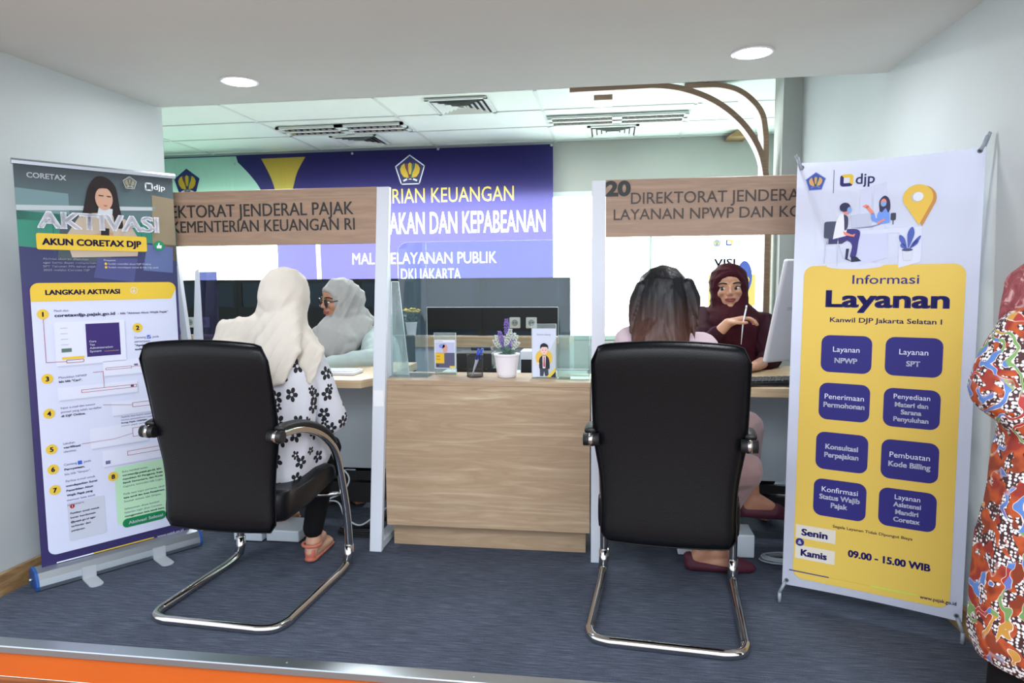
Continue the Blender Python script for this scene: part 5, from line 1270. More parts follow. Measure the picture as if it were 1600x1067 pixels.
def batik():
    mt, t, b = nodes('batik cloth'); vec = mapped(t, (1, 1, 1))
    wp = t.nodes.new('ShaderNodeTexNoise'); wp.inputs['Scale'].default_value = 12; wp.inputs['Detail'].default_value = 2; t.links.new(vec, wp.inputs['Vector'])
    ad = t.nodes.new('ShaderNodeVectorMath'); ad.operation = 'MULTIPLY_ADD'; ad.inputs[1].default_value = (.10,) * 3
    t.links.new(wp.outputs['Color'], ad.inputs[0]); t.links.new(vec, ad.inputs[2])
    big = t.nodes.new('ShaderNodeTexNoise'); big.inputs['Scale'].default_value = 24; big.inputs['Detail'].default_value = 1; t.links.new(ad.outputs[0], big.inputs['Vector'])
    dots = t.nodes.new('ShaderNodeTexVoronoi'); dots.inputs['Scale'].default_value = 120; dots.inputs['Randomness'].default_value = .5; t.links.new(vec, dots.inputs['Vector'])
    dm = ramp(t, dots.outputs['Distance'], [(.42, (1, 1, 1, 1)), (.50, (0, 0, 0, 1))])
    base = ramp(t, noise_tex(t, vec, 16, 2), [(.38, lin((128, 50, 22))), (.5, lin((180, 80, 36))), (.62, lin((140, 44, 34)))])
    dotc = mixc(t, dm, lin((64, 34, 34)), lin((226, 226, 230)))
    reg = ramp(t, big.outputs[0], [(.50, (0, 0, 0, 1)), (.515, (1, 1, 1, 1))])
    c1 = mixc(t, reg, base, dotc)
    # long plumes: distorted bands edged in cream
    wv = t.nodes.new('ShaderNodeTexWave'); wv.inputs['Scale'].default_value = 13; wv.inputs['Distortion'].default_value = 5; wv.inputs['Detail'].default_value = 1; wv.inputs['Detail Scale'].default_value = 1.2; t.links.new(ad.outputs[0], wv.inputs['Vector'])
    big2 = noise_tex(t, ad.outputs[0], 11, 1); 
    mm = ramp(t, wv.outputs['Fac'], [(.80, (0, 0, 0, 1)), (.82, (1, 1, 1, 1))]); me_ = ramp(t, wv.outputs['Fac'], [(.70, (0, 0, 0, 1)), (.72, (1, 1, 1, 1))])
    cell = t.nodes.new('ShaderNodeTexVoronoi'); cell.inputs['Scale'].default_value = 15; t.links.new(vec, cell.inputs['Vector'])
    sp = t.nodes.new('ShaderNodeSeparateColor'); t.links.new(cell.outputs['Color'], sp.inputs[0])
    pal = ramp(t, sp.outputs[0], [(0, lin((84, 124, 190))), (.30, lin((112, 150, 90))), (.5, lin((160, 50, 46))), (.72, lin((190, 140, 60))), (.9, lin((96, 112, 180)))])
    pal_n = pal.node; pal_n.color_ramp.interpolation = 'CONSTANT'
    gate = ramp(t, big2, [(.46, (0, 0, 0, 1)), (.50, (1, 1, 1, 1))])
    c2 = mixc(t, mixc(t, 1.0, me_, gate, 'MULTIPLY'), c1, lin((226, 206, 196)))
    c3 = mixc(t, mixc(t, 1.0, mm, gate, 'MULTIPLY'), c2, pal)
    t.links.new(c3, b.inputs['Base Color']); b.inputs['Roughness'].default_value = .75
    return mt
def cloth(name, c, var=.08, rough=.85, sheen=.2): return flat(name, c, rough, bump=.12, bscale=500, spec=.2, var=var, sheen=sheen)

def swivel_chair(label, x, y, zs=.44):
    t = thing('swivel_chair', label, 'chair', (x, y, 0))
    bx('seat', (x - .22, y - .2, zs - .06), (x + .22, y + .22, zs), M_LEATHER, t, bev=.02, seg=3)
    bx('backrest', (x - .2, y + .24, zs + .12), (x + .2, y + .28, zs + .42), M_LEATHER, t, bev=.015, seg=3)
    MB().tube([(x, y + .2, zs - .04), (x, y + .29, zs - .02), (x, y + .29, zs + .2)], .012, 8).build('back_bracket', M_BLACK, t)
    MB().tube([(x, y, .06), (x, y, zs - .06)], .022, 12).build('column', M_CHROME, t)
    for k in range(5):
        a = k * 2 * pi / 5 + .3; e = V3((x + .26 * cos(a), y + .26 * sin(a), .055)); MB().tube([(x, y, .08), e], .014, 8).build('base_arm', M_BLACK, t)
        MB().ball(e - V3((0, 0, .028)), .026, sub=1).build('castor', M_BLACK, t)
# ---------------------------------------------------------------- visitor in cream hijab, from behind
M_CREAM = cloth('cream cotton', (212, 205, 194)); M_FLOW = flower_cloth(); M_LEGG = cloth('black leggings', (14, 14, 17), sheen=0)
pr_ = thing('person', 'person in a cream hijab and white tunic with black flowers, seated with her back turned', 'person', (-1.34, 2.5, 0))
hc = at(449, 468, 2.56); T, R, s = HT(hc, radians(-6), radians(-8), radians(3), .222)
neck = T(0, -.08, -.62); chest = V3((-1.325, 2.50, .80)); pel = V3((-1.335, 2.46, .50))
shl, shr = at(372, 545, 2.55), at(480, 560, 2.55); ell, elr = V3((-1.60, 2.66, .66)), V3((-1.125, 2.62, .64)); wl, wr = V3((-1.50, 2.93, .775)), V3((-1.20, 2.78, .60))
kl, kr = V3((-1.47, 2.83, .50)), V3((-1.225, 2.80, .47)); al, ar = V3((-1.56, 3.02, .085)), V3((-1.262, 2.715, .085)); tl_, tr_ = V3((-1.58, 3.20, .03)), V3((-1.27, 2.89, .03))
body = head_prims(T, R, s) + [[(neck, .045), (chest + V3((.07, 0, .1)), .06), (chest + V3((-.07, 0, .1)), .06)], [(chest + V3((.08, 0, .08)), .07), (chest + V3((-.08, 0, .08)), .07), (pel + V3((.07, 0, 0)), .08), (pel + V3((-.07, 0, 0)), .08)],
    limb(shl, ell, .045, .035), limb(ell, wl, .035, .024), limb(shr, elr, .045, .035), limb(elr, wr, .035, .024), limb(shl, chest + V3((0, 0, .1)), .045, .05), limb(shr, chest + V3((0, 0, .1)), .045, .05),
    limb(pel + V3((-.07, 0, 0)), kl, .075, .05), limb(pel + V3((.07, 0, 0)), kr, .075, .05), limb(kl, al, .048, .03), limb(kr, ar, .048, .03)] + foot_prims(al, tl_) + foot_prims(ar, tr_) + hand_prims(wl, (.1, 1, -.25), (0, .1, 1)) + hand_prims(wr, (-.1, 1, 0), (0, .1, 1), side=-1)
blob('body', body, M_SKIN, pr_, .0065, 2)
blob('tunic', [[(shl + V3((.03, 0, -.01)), .062), (shr + V3((-.02, 0, -.01)), .062), (neck + V3((0, -.02, -.03)), .06), (chest + V3((-.11, 0, 0)), .10), (chest + V3((.10, 0, 0)), .10)],
    [(chest + V3((-.10, 0, 0)), .105), (chest + V3((.095, 0, 0)), .105), (pel + V3((-.115, -.02, .10)), .105), (pel + V3((.095, -.02, .10)), .11)],
    [(pel + V3((-.12, -.02, .10)), .11), (pel + V3((.10, -.02, .10)), .11), (pel + V3((-.13, .12, -.0)), .09), (pel + V3((.115, .14, .0)), .09), (pel + V3((.09, -.05, -.03)), .09)],
    limb(shl, ell, .066, .060), limb(ell, wl, .060, .038), [(shr, .066), (shr.lerp(elr, .6), .068), (elr, .066)], limb(elr, wr, .064, .042)], M_FLOW, pr_, .007, 3, folds(.007, (10, 10, 6), 3))
blob('leggings', [limb(pel + V3((-.07, 0, -.0)), kl, .088, .062), limb(pel + V3((.07, 0, 0)), kr, .088, .064), limb(kl, al + V3((0, 0, .045)), .058, .042), limb(kr, ar + V3((0, 0, .05)), .060, .044), [(pel + V3((.06, 0, 0)), .09), (pel + V3((-.06, 0, 0)), .09)]], M_LEGG, pr_, .007, 2)
tip1 = at(440, 605, 2.40); ltip = at(345, 535, 2.44); rt1, rt2 = at(500, 545, 2.50), at(484, 600, 2.44)
hj = hijab_head(T, R, s, .04)
hj += [[(T(.2, -.22, -.05), .22 * s), (T(-.2, -.22, -.05), .22 * s), (T(.12, -.25, -.45), .22 * s), (T(-.2, -.25, -.45), .22 * s), (at(462, 548, 2.42), .022), (at(425, 560, 2.40), .03)],
       [(T(.12, -.25, -.45), .20 * s), (T(-.2, -.25, -.45), .22 * s), (at(462, 545, 2.42), .02), (at(420, 600, 2.37), .016), (at(440, 598, 2.37), .012), (at(410, 560, 2.39), .03)],
       [(T(-.05, -.1, -.55), .07), (shl + V3((.05, -.02, .045)), .045), (shl + V3((-.03, -.02, .025)), .032), (at(352, 540, 2.46), .025)],
       [(at(352, 510, 2.52), .030), (at(425, 505, 2.47), .045), (at(330, 548, 2.48), .014), (at(420, 560, 2.43), .02)],
       [(T(.1, -.0, -.5), .07), (shr + V3((-.01, -.01, .045)), .042), (shr + V3((.03, -.03, .0)), .030), (at(478, 575, 2.46), .02), (at(486, 600, 2.45), .010), (at(503, 550, 2.48), .016)]]
blob('hijab', hj, M_CREAM, pr_, .0050, 14, (lambda f_, g_: (lambda co, n: (f_(co, n) + g_(co, n)) * (1 if co.z < 1.06 else max(.2, 1 - (co.z - 1.06) * 6))))(streaks(.0045, (.85, 0, -.5), 62, 3.4, 4), streaks(.0022, (.7, .2, -.7), 120, 4, 8)))
for a_, t_ in ((al, tl_), (ar, tr_)):
    sdl = []
    f_ = V3((t_.x - a_.x, t_.y - a_.y, 0)).normalized()
    sd_ = V3((-f_.y, f_.x, 0)); h_ = a_ - f_ * .03
    blob('sandal', [[(V3((h_.x, h_.y, .014)), .030, (1, 1, .4)), (V3((t_.x, t_.y, .012)) - f_ * .03, .040, (1, 1, .28))], [(V3((h_.x, h_.y, .035)) - f_ * .012, .024, (1, .6, 1)), (V3((h_.x, h_.y, .052)) - f_ * .008, .026, (1, .6, .5))]], flat('terracotta sandal', (190, 104, 84), .5), pr_, .005, 1)
    MB().tube([V3((h_.x, h_.y, .075)) + (f_ * cos(q) * .036 + sd_ * sin(q) * .038) + f_ * .01 for q in [2 * pi * k / 20 for k in range(20)]], .007, 8, closed=True).build('sandal_strap', flat('terracotta strap', (196, 112, 92), .5), pr_)

# ---------------------------------------------------------------- officer in grey hijab with glasses
M_GREYH = cloth('grey voile', (164, 164, 164)); M_MINT = cloth('pale mint shirt', (170, 186, 186), .05)
p2 = thing('person', 'person in a light grey hijab, black glasses and mint shirt, leaning on the desk', 'person', (-1.42, 3.82, 0))
swivel_chair('black swivel chair under the grey hijab officer', -1.40, 3.86)
hc = at(529, 470, 3.72); T, R, s = HT(hc, radians(138), radians(-6), radians(-2), .232)
neck = T(0, -.08, -.62); chest = V3((-1.44, 3.83, .80)); pel = V3((-1.41, 3.88, .50))
shl, shr = at(497, 545, 3.70), at(578, 520, 3.86); eln, elf = at(588, 562, 3.52), at(480, 566, 3.56); wn_, wf_ = at(515, 568, 3.36), at(500, 571, 3.36)
kl, kr = V3((-1.52, 3.50, .50)), V3((-1.32, 3.50, .50)); al, ar = V3((-1.5, 3.52, .085)), V3((-1.32, 3.54, .085))
body = head_prims(T, R, s, False) + [[(neck, .045), (chest + V3((.07, 0, .1)), .06), (chest + V3((-.07, 0, .1)), .06), (pel, .10)], limb(shl, elf, .045, .035), limb(elf, wf_, .035, .024), limb(shr, eln, .045, .036), limb(eln, wn_, .036, .024), limb(shl, shr, .045, .05),
    limb(pel + V3((-.07, 0, 0)), kl, .075, .05), limb(pel + V3((.07, 0, 0)), kr, .075, .05), limb(kl, al, .048, .03), limb(kr, ar, .048, .03)] + foot_prims(al, al + V3((0, -.17, -.055))) + foot_prims(ar, ar + V3((0, -.17, -.055))) + hand_prims(wn_, (-1, -.2, -.1), (0, .1, 1), .95) + hand_prims(wf_, (-1, -.1, -.1), (0, .1, 1), .95, side=-1)
blob('body', body, M_SKIN2, p2, .0042, 2)
face_parts(T, R, s, p2, (.02, 0), (146, 76, 72), skin=(170, 120, 96))
blob('shirt', [[(shl, .07), (shr, .075), (neck + V3((0, 0, -.05)), .07), (chest + V3((.10, 0, 0)), .12), (chest + V3((-.10, 0, 0)), .12)], [(chest + V3((.10, 0, 0)), .12), (chest + V3((-.10, 0, 0)), .12), (pel + V3((.10, 0, 0)), .13), (pel + V3((-.10, 0, 0)), .13)],
    [(shr, .072), (eln, .060), (shr.lerp(eln, .5), .072)], [(eln, .060), (eln.lerp(wn_, .55), .052), (wn_, .034)], limb(shl, elf, .07, .055), limb(elf, wf_, .055, .036)], M_MINT, p2, .0065, 3, folds(.007, (9, 9, 9), 5))
blob('trousers', [limb(pel + V3((-.07, 0, 0)), kl, .10, .075), limb(pel + V3((.07, 0, 0)), kr, .10, .075), limb(kl, al + V3((0, 0, .05)), .07, .06), limb(kr, ar + V3((0, 0, .05)), .07, .06)], M_LEGG, p2, .009, 2)
hj = hijab_head(T, R, s, .14)
hj += [[(T(0, -.34, -.05), .075), (T(0, -.36, -.28), .06), (T(.0, -.15, .1), .08)],
       [(T(0, -.2, -.3), .10), (T(0, -.3, -.62), .085), (at(583, 505, 3.82), .03)],
       [(T(0, .05, -.55), .085), (at(505, 515, 3.62), .045), (at(500, 548, 3.58), .03), (at(545, 530, 3.62), .05), (at(520, 555, 3.58), .025)],
       [(T(0, -.05, -.55), .10), (at(545, 545, 3.60), .04), (at(560, 525, 3.68), .05), (at(536, 558, 3.58), .02), (at(572, 505, 3.75), .04)],
       [(at(500, 520, 3.68), .05), (at(492, 550, 3.60), .02), (at(515, 552, 3.58), .02)]]
blob('hijab', hj, M_GREYH, p2, .0046, 12, (lambda f_, g_: (lambda co, n: f_(co, n) + g_(co, n)))(streaks(.0036, (.9, .3, -.35), 66, 3.2, 9), streaks(.0018, (.8, .2, -.5), 130, 4, 2)))
gm = flat('black spectacle frame', (20, 20, 24), .3)
for sx in (-1, 1):
    MB().tube([T(sx * .165 + .125 * cos(q), .425 - abs(.165 + sx * .125 * cos(q) * sx) * .28 + .035, .005 + .100 * sin(q)) for q in [2 * pi * k / 24 for k in range(24)]], .0045, 8, closed=True).build('glasses_rim', gm, p2)
    MB().tube([T(sx * .29, .36, .03), T(sx * .33, .18, .04), T(sx * .35, .02, .03)], .0028, 6).build('temple_arm', gm, p2)
MB().tube([T(-.04, .44, .03), T(0, .455, .04), T(.04, .44, .03)], .0028, 6).build('bridge', gm, p2)

# ---------------------------------------------------------------- officer in maroon hijab
M_MAR = cloth('maroon jersey', (62, 18, 30), .1, sheen=0); M_MAR2 = cloth('plum dress', (50, 16, 30), .1, sheen=0)
p3 = thing('person', 'person in a maroon hijab and plum top, facing out and holding a white pen', 'person', (.66, 3.86, 0))
swivel_chair('black swivel chair under the maroon hijab officer', .66, 3.90)
hc = at(1139, 450, 3.72); T, R, s = HT(hc, radians(174), radians(-3), radians(3), .235)
neck = T(0, -.08, -.62); chest = V3((.66, 3.85, .80)); pel = V3((.67, 3.90, .50))
shl, shr = at(1193, 508, 3.80), at(1098, 498, 3.80)      # her left / her right
elr = at(1098, 545, 3.50); wr = at(1137, 505, 3.44); ell = at(1205, 560, 3.58); wl = at(1180, 572, 3.38)
kl, kr = V3((.76, 3.52, .50)), V3((.58, 3.52, .50)); al, ar = V3((.76, 3.54, .085)), V3((.58, 3.54, .085))
hd = (at(1178, 497, 3.41) - wr).normalized()
body = head_prims(T, R, s, False) + [[(neck, .045), (chest + V3((.07, 0, .1)), .06), (chest + V3((-.07, 0, .1)), .06), (pel, .10)], limb(shl, ell, .045, .036), limb(ell, wl, .036, .026), limb(shr, elr, .045, .036), limb(elr, wr, .036, .025), limb(shl, shr, .045, .05),
    limb(pel + V3((-.07, 0, 0)), kr, .075, .05), limb(pel + V3((.07, 0, 0)), kl, .075, .05), limb(kl, al, .048, .03), limb(kr, ar, .048, .03)] + foot_prims(al, al + V3((0, -.17, -.055))) + foot_prims(ar, ar + V3((0, -.17, -.055))) \
    + hand_prims(wr, hd + V3((0, 0, .12)), V3((-.1, .1, 1)), 1.0, (.30, .50, .45), .10, 1) + hand_prims(wl, (-.6, -.5, -.1), (0, .1, 1), .95)
blob('body', body, M_SKIN, p3, .0040, 2)
face_parts(T, R, s, p3, (.02, 0), (140, 64, 66))
blob('top', [[(shl, .068), (shr, .068), (neck + V3((0, 0, -.05)), .07), (chest + V3((.10, 0, 0)), .13), (chest + V3((-.10, 0, 0)), .13)], [(chest + V3((.10, 0, 0)), .13), (chest + V3((-.10, 0, 0)), .13), (pel + V3((.10, 0, 0)), .13), (pel + V3((-.10, 0, 0)), .13)],
    [(shl, .07), (ell, .058), (shl.lerp(ell, .5), .07)], limb(ell, ell.lerp(wl, .45), .056, .045), [(shr, .07), (elr, .056), (shr.lerp(elr, .5), .066)], limb(elr, elr.lerp(wr, .55), .054, .042)], M_MAR2, p3, .0065, 3, folds(.006, (9, 9, 6), 15))
blob('skirt', [[(pel + V3((-.09, 0, 0)), .11), (pel + V3((.09, 0, 0)), .11), (kl, .08), (kr, .08)], [(kl, .075), (kr, .075), (al + V3((0, 0, .1)), .08), (ar + V3((0, 0, .1)), .08)]], M_MAR2, p3, .009, 2)
hj = hijab_head(T, R, s, .0)
hj += [[(T(0, -.05, -.55), .10), (shl + V3((-.04, -.02, .02)), .05), (shr + V3((.04, -.02, .02)), .05), (at(1140, 500, 3.66), .07)],
       [(at(1110, 508, 3.70), .05), (at(1172, 508, 3.70), .05), (at(1120, 560, 3.68), .05), (at(1165, 560, 3.68), .06), (at(1140, 520, 3.66), .06)]]
blob('hijab', hj, M_MAR, p3, .0046, 8, streaks(.0028, (.3, .3, .9), 60, 3.2, 13))
pn = thing('pen', 'thin white pen held upright in the maroon hijab officer hand', 'pen', at(1160, 520, 3.36))
MB().tube([at(1158, 538, 3.355), at(1161, 505, 3.365), at(1166, 482, 3.37)], .0035, 8, rads=[.0015, .0038, .0038]).build('barrel', M_WHITE, pn)
MB().tube([at(1166, 482, 3.37), at(1166.6, 477, 3.371)], .0042, 8).build('cap', M_WHITE, pn)

# ---------------------------------------------------------------- long haired visitor, from behind
M_PINK = cloth('pale pink top', (202, 180, 190), .06); M_TAUPE = cloth('taupe trousers', (150, 122, 122), .08)
def hair_mat():
    mt, t, b = nodes('long hair'); tc = t.nodes.new('ShaderNodeTexCoord'); sp = t.nodes.new('ShaderNodeSeparateXYZ'); t.links.new(tc.outputs['Object'], sp.inputs[0])
    n = noise_tex(t, mapped(t, (60, 60, 3)), 1.5, 3)
    mth = t.nodes.new('ShaderNodeMath'); mth.operation = 'MULTIPLY_ADD'; mth.inputs[1].default_value = .12; t.links.new(n, mth.inputs[0]); t.links.new(sp.outputs[2], mth.inputs[2])
    c = ramp(t, mth.outputs[0], [(.0, lin((84, 52, 42))), (1, lin((16, 17, 22)))])
    c.node.color_ramp.elements[0].position = 1.02 ; c.node.color_ramp.elements[1].position = 1.16
    mr = t.nodes.new('ShaderNodeMapRange'); mr.inputs[1].default_value = 1.04; mr.inputs[2].default_value = 1.20; t.links.new(mth.outputs[0], mr.inputs[0]); 
    c.node.color_ramp.elements[0].position = 0; c.node.color_ramp.elements[1].position = 1; t.links.new(mr.outputs[0], c.node.inputs[0])
    st = ramp(t, n, [(.3, (.55, .55, .55, 1)), (.7, (1.3, 1.3, 1.3, 1))])
    t.links.new(mixc(t, 1, c, st, 'MULTIPLY'), b.inputs['Base Color']); b.inputs['Roughness'].default_value = .42; sset(b, 'Specular IOR Level', .3)
    bp = t.nodes.new('ShaderNodeBump'); bp.inputs['Strength'].default_value = .5; bp.inputs['Distance'].default_value = .003; t.links.new(n, bp.inputs['Height']); t.links.new(bp.outputs[0], b.inputs['Normal'])
    return mt
M_HAIR = hair_mat()
p4 = thing('person', 'person with long dark hair browning at the ends, pale top and taupe trousers, back turned', 'person', (.22, 2.55, 0))
hc = at(1037, 468, 2.56); T, R, s = HT(hc, radians(-18), radians(-4), 0, .222)
neck = T(0, -.06, -.62); chest = V3((.215, 2.54, .80)); pel = V3((.22, 2.48, .50))
shl, shr = at(985, 535, 2.55), at(1098, 545, 2.58); ell, elr = V3((.03, 2.70, .68)), V3((.41, 2.74, .70)); wl, wr = V3((.06, 2.90, .775)), V3((.30, 2.93, .775))
k1 = at(1164, 735, 2.66); a1_ = at(1112, 858, 2.80); t1_ = at(1174, 884, 2.80); k2 = at(1166, 668, 2.84); a2_ = at(1176, 778, 2.86); t2_ = at(1222, 802, 2.86)
t1_ = V3((t1_.x, t1_.y, .03)); a1_ = V3((.385, 2.80, .085))
body = head_prims(T, R, s) + [[(neck, .045), (chest + V3((.07, 0, .1)), .06), (chest + V3((-.07, 0, .1)), .06)], [(chest + V3((.07, 0, .08)), .07), (chest + V3((-.07, 0, .08)), .07), (pel + V3((.07, 0, 0)), .08), (pel + V3((-.07, 0, 0)), .08)],
    limb(shl, ell, .045, .035), limb(ell, wl, .035, .024), limb(shr, elr, .045, .035), limb(elr, wr, .035, .024), limb(shl, shr, .042, .042),
    limb(pel + V3((-.05, 0, 0)), k1, .075, .05), limb(pel + V3((.07, 0, .02)), k2, .075, .05), limb(k1, a1_, .048, .03), limb(k2, a2_, .048, .028)] \
    + foot_prims(a1_, t1_ - (t1_ - a1_).normalized() * .03) + [[(a2_, .032), (a2_ + V3((-.02, 0, -.035)), .026), (a2_.lerp(t2_, .6), .026)], [(a2_ + V3((-.015, 0, -.045)), .022), (t2_, .018)]] + hand_prims(wl, (.2, 1, -.05), (0, .1, 1), .95) + hand_prims(wr, (-.2, 1, -.05), (0, .1, 1), .95, side=-1)
blob('body', body, M_SKIN2, p4, .0065, 2)
blob('top', [[(shl, .058), (shr, .060), (neck + V3((0, 0, -.02)), .055), (chest + V3((-.09, 0, 0)), .10), (chest + V3((.09, 0, 0)), .10)], [(chest + V3((-.09, 0, 0)), .10), (chest + V3((.09, 0, 0)), .10), (pel + V3((-.09, 0, .05)), .11), (pel + V3((.09, 0, .05)), .11)],
    limb(shl, ell, .060, .052), limb(ell, wl, .052, .034), limb(shr, elr, .060, .052), limb(elr, wr, .052, .034)], M_PINK, p4, .007, 3, folds(.006, (9, 9, 6), 8))
blob('trousers', [limb(pel + V3((-.05, 0, 0)), k1, .095, .070), limb(pel + V3((.07, 0, .03)), k2, .095, .068), limb(k1, a1_ + V3((-.0, 0, .05)), .066, .050), [(k2, .066), (k2.lerp(a2_, .42), .046)], [(pel + V3((.08, 0, 0)), .10), (pel + V3((-.08, 0, 0)), .10)]], M_TAUPE, p4, .0065, 3, folds(.005, (12, 12, 12), 9))
hr = [[(T(0, -.10, .14), .43 * s), (T(0, .0, .20), .36 * s), (T(.05, -.08, -.05), .40 * s), (T(-.05, -.08, -.05), .40 * s)],
      [(T(.04, -.12, -.0), .43 * s), (T(-.04, -.12, -.0), .43 * s), (T(.12, -.2, -.42), .36 * s), (T(-.14, -.2, -.42), .36 * s)],
      [(T(.12, -.2, -.40), .35 * s), (T(-.14, -.2, -.40), .35 * s), (at(1000, 545, 2.44), .03), (at(1056, 550, 2.43), .03), (at(1030, 565, 2.42), .03)]]
for k, (px_, py_, ex_, ey_) in enumerate(((990, 470, 984, 520), (996, 480, 990, 545), (1084, 470, 1092, 512), (1080, 490, 1086, 530), (1070, 500, 1076, 545), (1088, 465, 1090, 495), (1004, 500, 998, 560), (1062, 510, 1066, 560))):
    m0, m1 = at(px_, py_, 2.50), at(ex_, ey_, 2.47)
    hr += [[(at(px_ + (1037 - px_) * .25, py_ - 22, 2.50), .022), (m0, .016), (m0.lerp(m1, .5), .012)], [(m0.lerp(m1, .5), .012), (m1, .004)]]
def hairf(co, n):
    g = noise.noise(V3((co.x * 70, co.y * 70, co.z * 2.5))); g2 = noise.noise(V3((co.x * 22, co.y * 22, co.z * 2)))
    k = max(0, min(1, (1.20 - co.z) / .12)); return (.0012 + .002 * k) * g + .005 * k * g2
blob('hair', hr, M_HAIR, p4, .0042, 3, hairf)
M_BURG = flat('burgundy suede', (74, 20, 40), .7, var=.1)
f1 = (t1_ - a1_); f1.z = 0; f1.normalize()
blob('shoe', [[(V3((a1_.x, a1_.y, .028)) - f1 * .040, .036, (1, 1, .8)), (V3((t1_.x, t1_.y, .024)) - f1 * .06, .042, (1, 1, .6)), (V3((t1_.x, t1_.y, .02)), .020, (1, 1, .8))], [(V3((a1_.x, a1_.y, .055)) - f1 * .055, .024), (V3((a1_.x, a1_.y, .03)) - f1 * .03, .034)], [(V3((t1_.x, t1_.y, .034)) - f1 * .06, .040, (1, 1, .75)), (V3((t1_.x, t1_.y, .022)) - f1 * .01, .024)]], M_BURG, p4, .005, 2)
blob('shoe', [[(a2_ + V3((-.03, 0, -.055)), .028), (a2_.lerp(t2_, .7) + V3((0, 0, -.016)), .036, (1, 1, .7)), (t2_ + V3((.02, 0, -.008)), .020)], [(a2_.lerp(t2_, .8) + V3((0, 0, -.004)), .034), (t2_, .024)], [(a2_ + V3((-.045, 0, -.035)), .02)]], M_BURG, p4, .005, 2)

# ---------------------------------------------------------------- standing person in batik at the frame's edge
M_BAT = batik(); M_ROSE = flat('rose patterned hijab', (150, 74, 78), .8)
_t = M_ROSE.node_tree; _t.links.new(ramp(_t, noise_tex(_t, mapped(_t, (1, 1, 1)), 26, 4, .6, 1.5), [(.40, lin((134, 58, 64))), (.55, lin((156, 82, 86))), (.64, lin((206, 164, 162)))]), _t.nodes['Principled BSDF'].inputs['Base Color'])
p5 = thing('person', 'person standing at the edge of the view in an orange batik tunic and rose hijab', 'person', (1.055, 1.70, LOWF))
X0, Y0 = 1.055, 1.70; T, R, s = HT((X0, Y0, 1.31), radians(150), 0, 0, .225)
shl, shr = V3((X0 - .105, Y0, 1.065)), V3((X0 + .165, Y0, 1.075)); ell, elr = V3((.905, 1.72, .94)), V3((X0 + .24, Y0, .82)); wl, wr = V3((1.03, 1.60, .79)), V3((X0 + .22, Y0 - .12, .66))
wa = V3((X0, Y0, .80)); hp_ = V3((X0, Y0, .60)); kn = .36; body = head_prims(T, R, s) + [[(T(0, -.08, -.6), .05), (shl, .05), (shr, .05)], [(shl, .05), (shr, .05), (wa + V3((.05, 0, 0)), .08), (wa - V3((.04, 0, 0)), .08)], [(wa, .10), (hp_ + V3((.05, 0, 0)), .09), (hp_ - V3((.04, 0, 0)), .09)],
    limb(shl, ell, .045, .036), limb(ell, wl, .036, .025), limb(shr, elr, .045, .036), limb(elr, wr, .036, .025)]
for sx in (-1, 1):
    hx = V3((X0 + sx * .07, Y0, .58)); kx_ = V3((X0 + sx * .07, Y0, .30)); ax_ = V3((X0 + sx * .08, Y0 + .02, LOWF + .085))
    body += [limb(hx, kx_, .070, .052), limb(kx_, ax_, .052, .032)] + foot_prims(ax_, ax_ + V3((0, -.17, -.055)))
body += hand_prims(wl, (1, -.2, -.1), (-.1, -1, .2), .95) + hand_prims(wr, (.0, -.5, -.9), (1, 0, 0), .95)
blob('body', body, M_SKIN2, p5, .008, 2)
face_parts(T, R, s, p5)
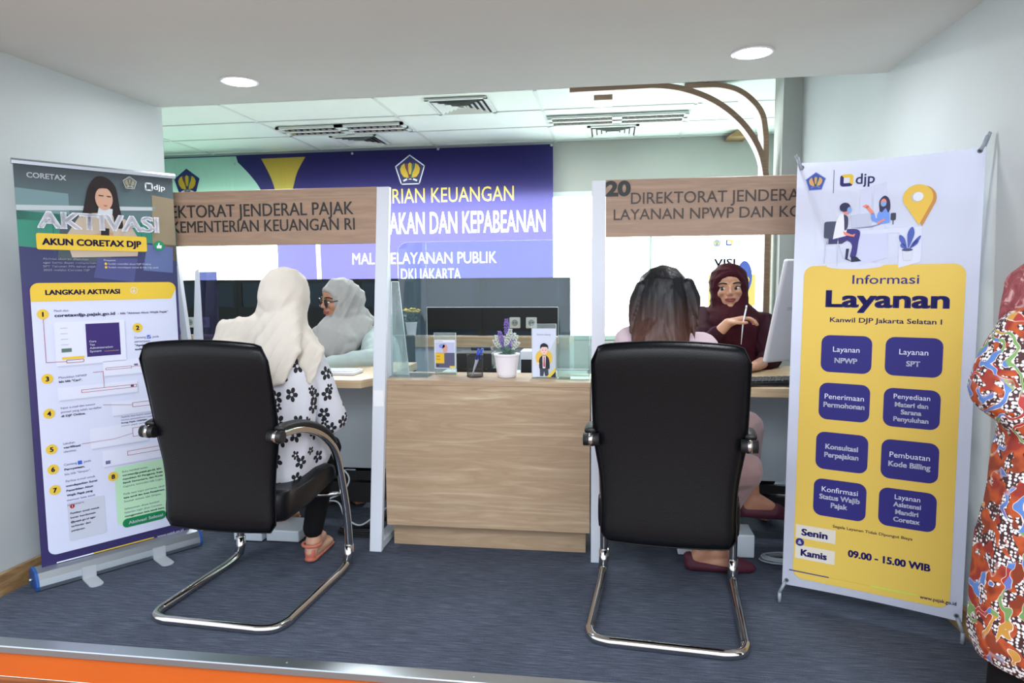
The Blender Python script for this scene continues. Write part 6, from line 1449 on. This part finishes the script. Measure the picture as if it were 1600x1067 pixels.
blob('tunic', [[(shl + V3((.0, 0, -.01)), .065), (shr, .07), (wa + V3((.08, 0, .06)), .14), (wa + V3((-.03, 0, .04)), .12)], [(wa + V3((.08, 0, 0)), .14), (wa + V3((-.03, 0, 0)), .125), (hp_ + V3((.10, 0, -.05)), .15), (hp_ + V3((-.04, 0, -.04)), .145)],
    [(hp_ + V3((.10, 0, -.05)), .15), (hp_ + V3((-.04, 0, -.04)), .145), (V3((X0 + .10, Y0, .35)), .15), (V3((X0 - .04, Y0, .35)), .150), (V3((X0 + .03, Y0, .24)), .16)], [(shl, .066), (ell, .062), (shl.lerp(ell, .6), .070)], limb(ell, wl, .064, .050), limb(shr, elr, .07, .06), limb(elr, wr, .06, .05)], M_BAT, p5, .007, 3, folds(.006, (8, 8, 3), 44), cut=[((0, 0, .30), (0, 0, -1))])
blob('trousers', [q for sx in (-1, 1) for q in ([(V3((X0 + sx * .06, Y0, .45)), .08), (V3((X0 + sx * .075, Y0, .1)), .078)], [(V3((X0 + sx * .075, Y0, .1)), .078), (V3((X0 + sx * .08, Y0, LOWF + .06)), .075)])], M_LEGG, p5, .009, 2)
for sx in (-1, 1):
    blob('shoe', [[(V3((X0 + sx * .08, Y0 + .06, LOWF + .025)), .035, (1, 1, .7)), (V3((X0 + sx * .08, Y0 - .13, LOWF + .022)), .038, (1, 1, .58))]], M_BLACK, p5, .006, 2)
blob('hijab', hijab_head(T, R, s, .02) + [[(T(0, 0, -.5), .09), (shl + V3((.045, 0, .02)), .055), (shr + V3((-.04, 0, .02)), .055), (V3((X0 + .02, Y0 - .08, .98)), .09), (V3((X0 - .09, Y0 - .02, 1.08)), .045)], [(T(0, 0, -.45), .09), (at(1592, 440, 1.82), .03), (at(1572, 500, 1.80), .018), (at(1600, 515, 1.80), .03)]], M_ROSE, p5, .0065, 8, streaks(.004, (.8, 0, -.5), 55, 3, 51))

# repeats of one kind share a group
GROUPS = {'downlight': 'round downlights in the soffit', 'louvre_light': 'louvre lights in the office ceiling', 'air_vent': 'air vents in the office ceiling', 'curved_rib': 'curved wooden ribs by the column',
          'booth_leg_frame': 'white leg frames of the booths', 'booth_sign': 'wooden signs over the booths', 'desk': 'desks of the two booths', 'divider_screen': 'dark divider screens on the back workstation',
          'wall_socket': 'sockets on the divider screens', 'visitor_chair': 'visitor chairs before the booths', 'swivel_chair': 'staff chairs behind the desks', 'pen': 'pens', 'card_stand': 'card stands on the counter',
          'power_box': 'white boxes on the carpet', 'cable_coil': 'coiled cables on the carpet', 'keyboard': 'keyboards on the desks'}
for o in bpy.data.objects:
    k = o.name.split('.')[0]
    if o.parent is None and k in GROUPS and 'label' in o: o['group'] = GROUPS[k]
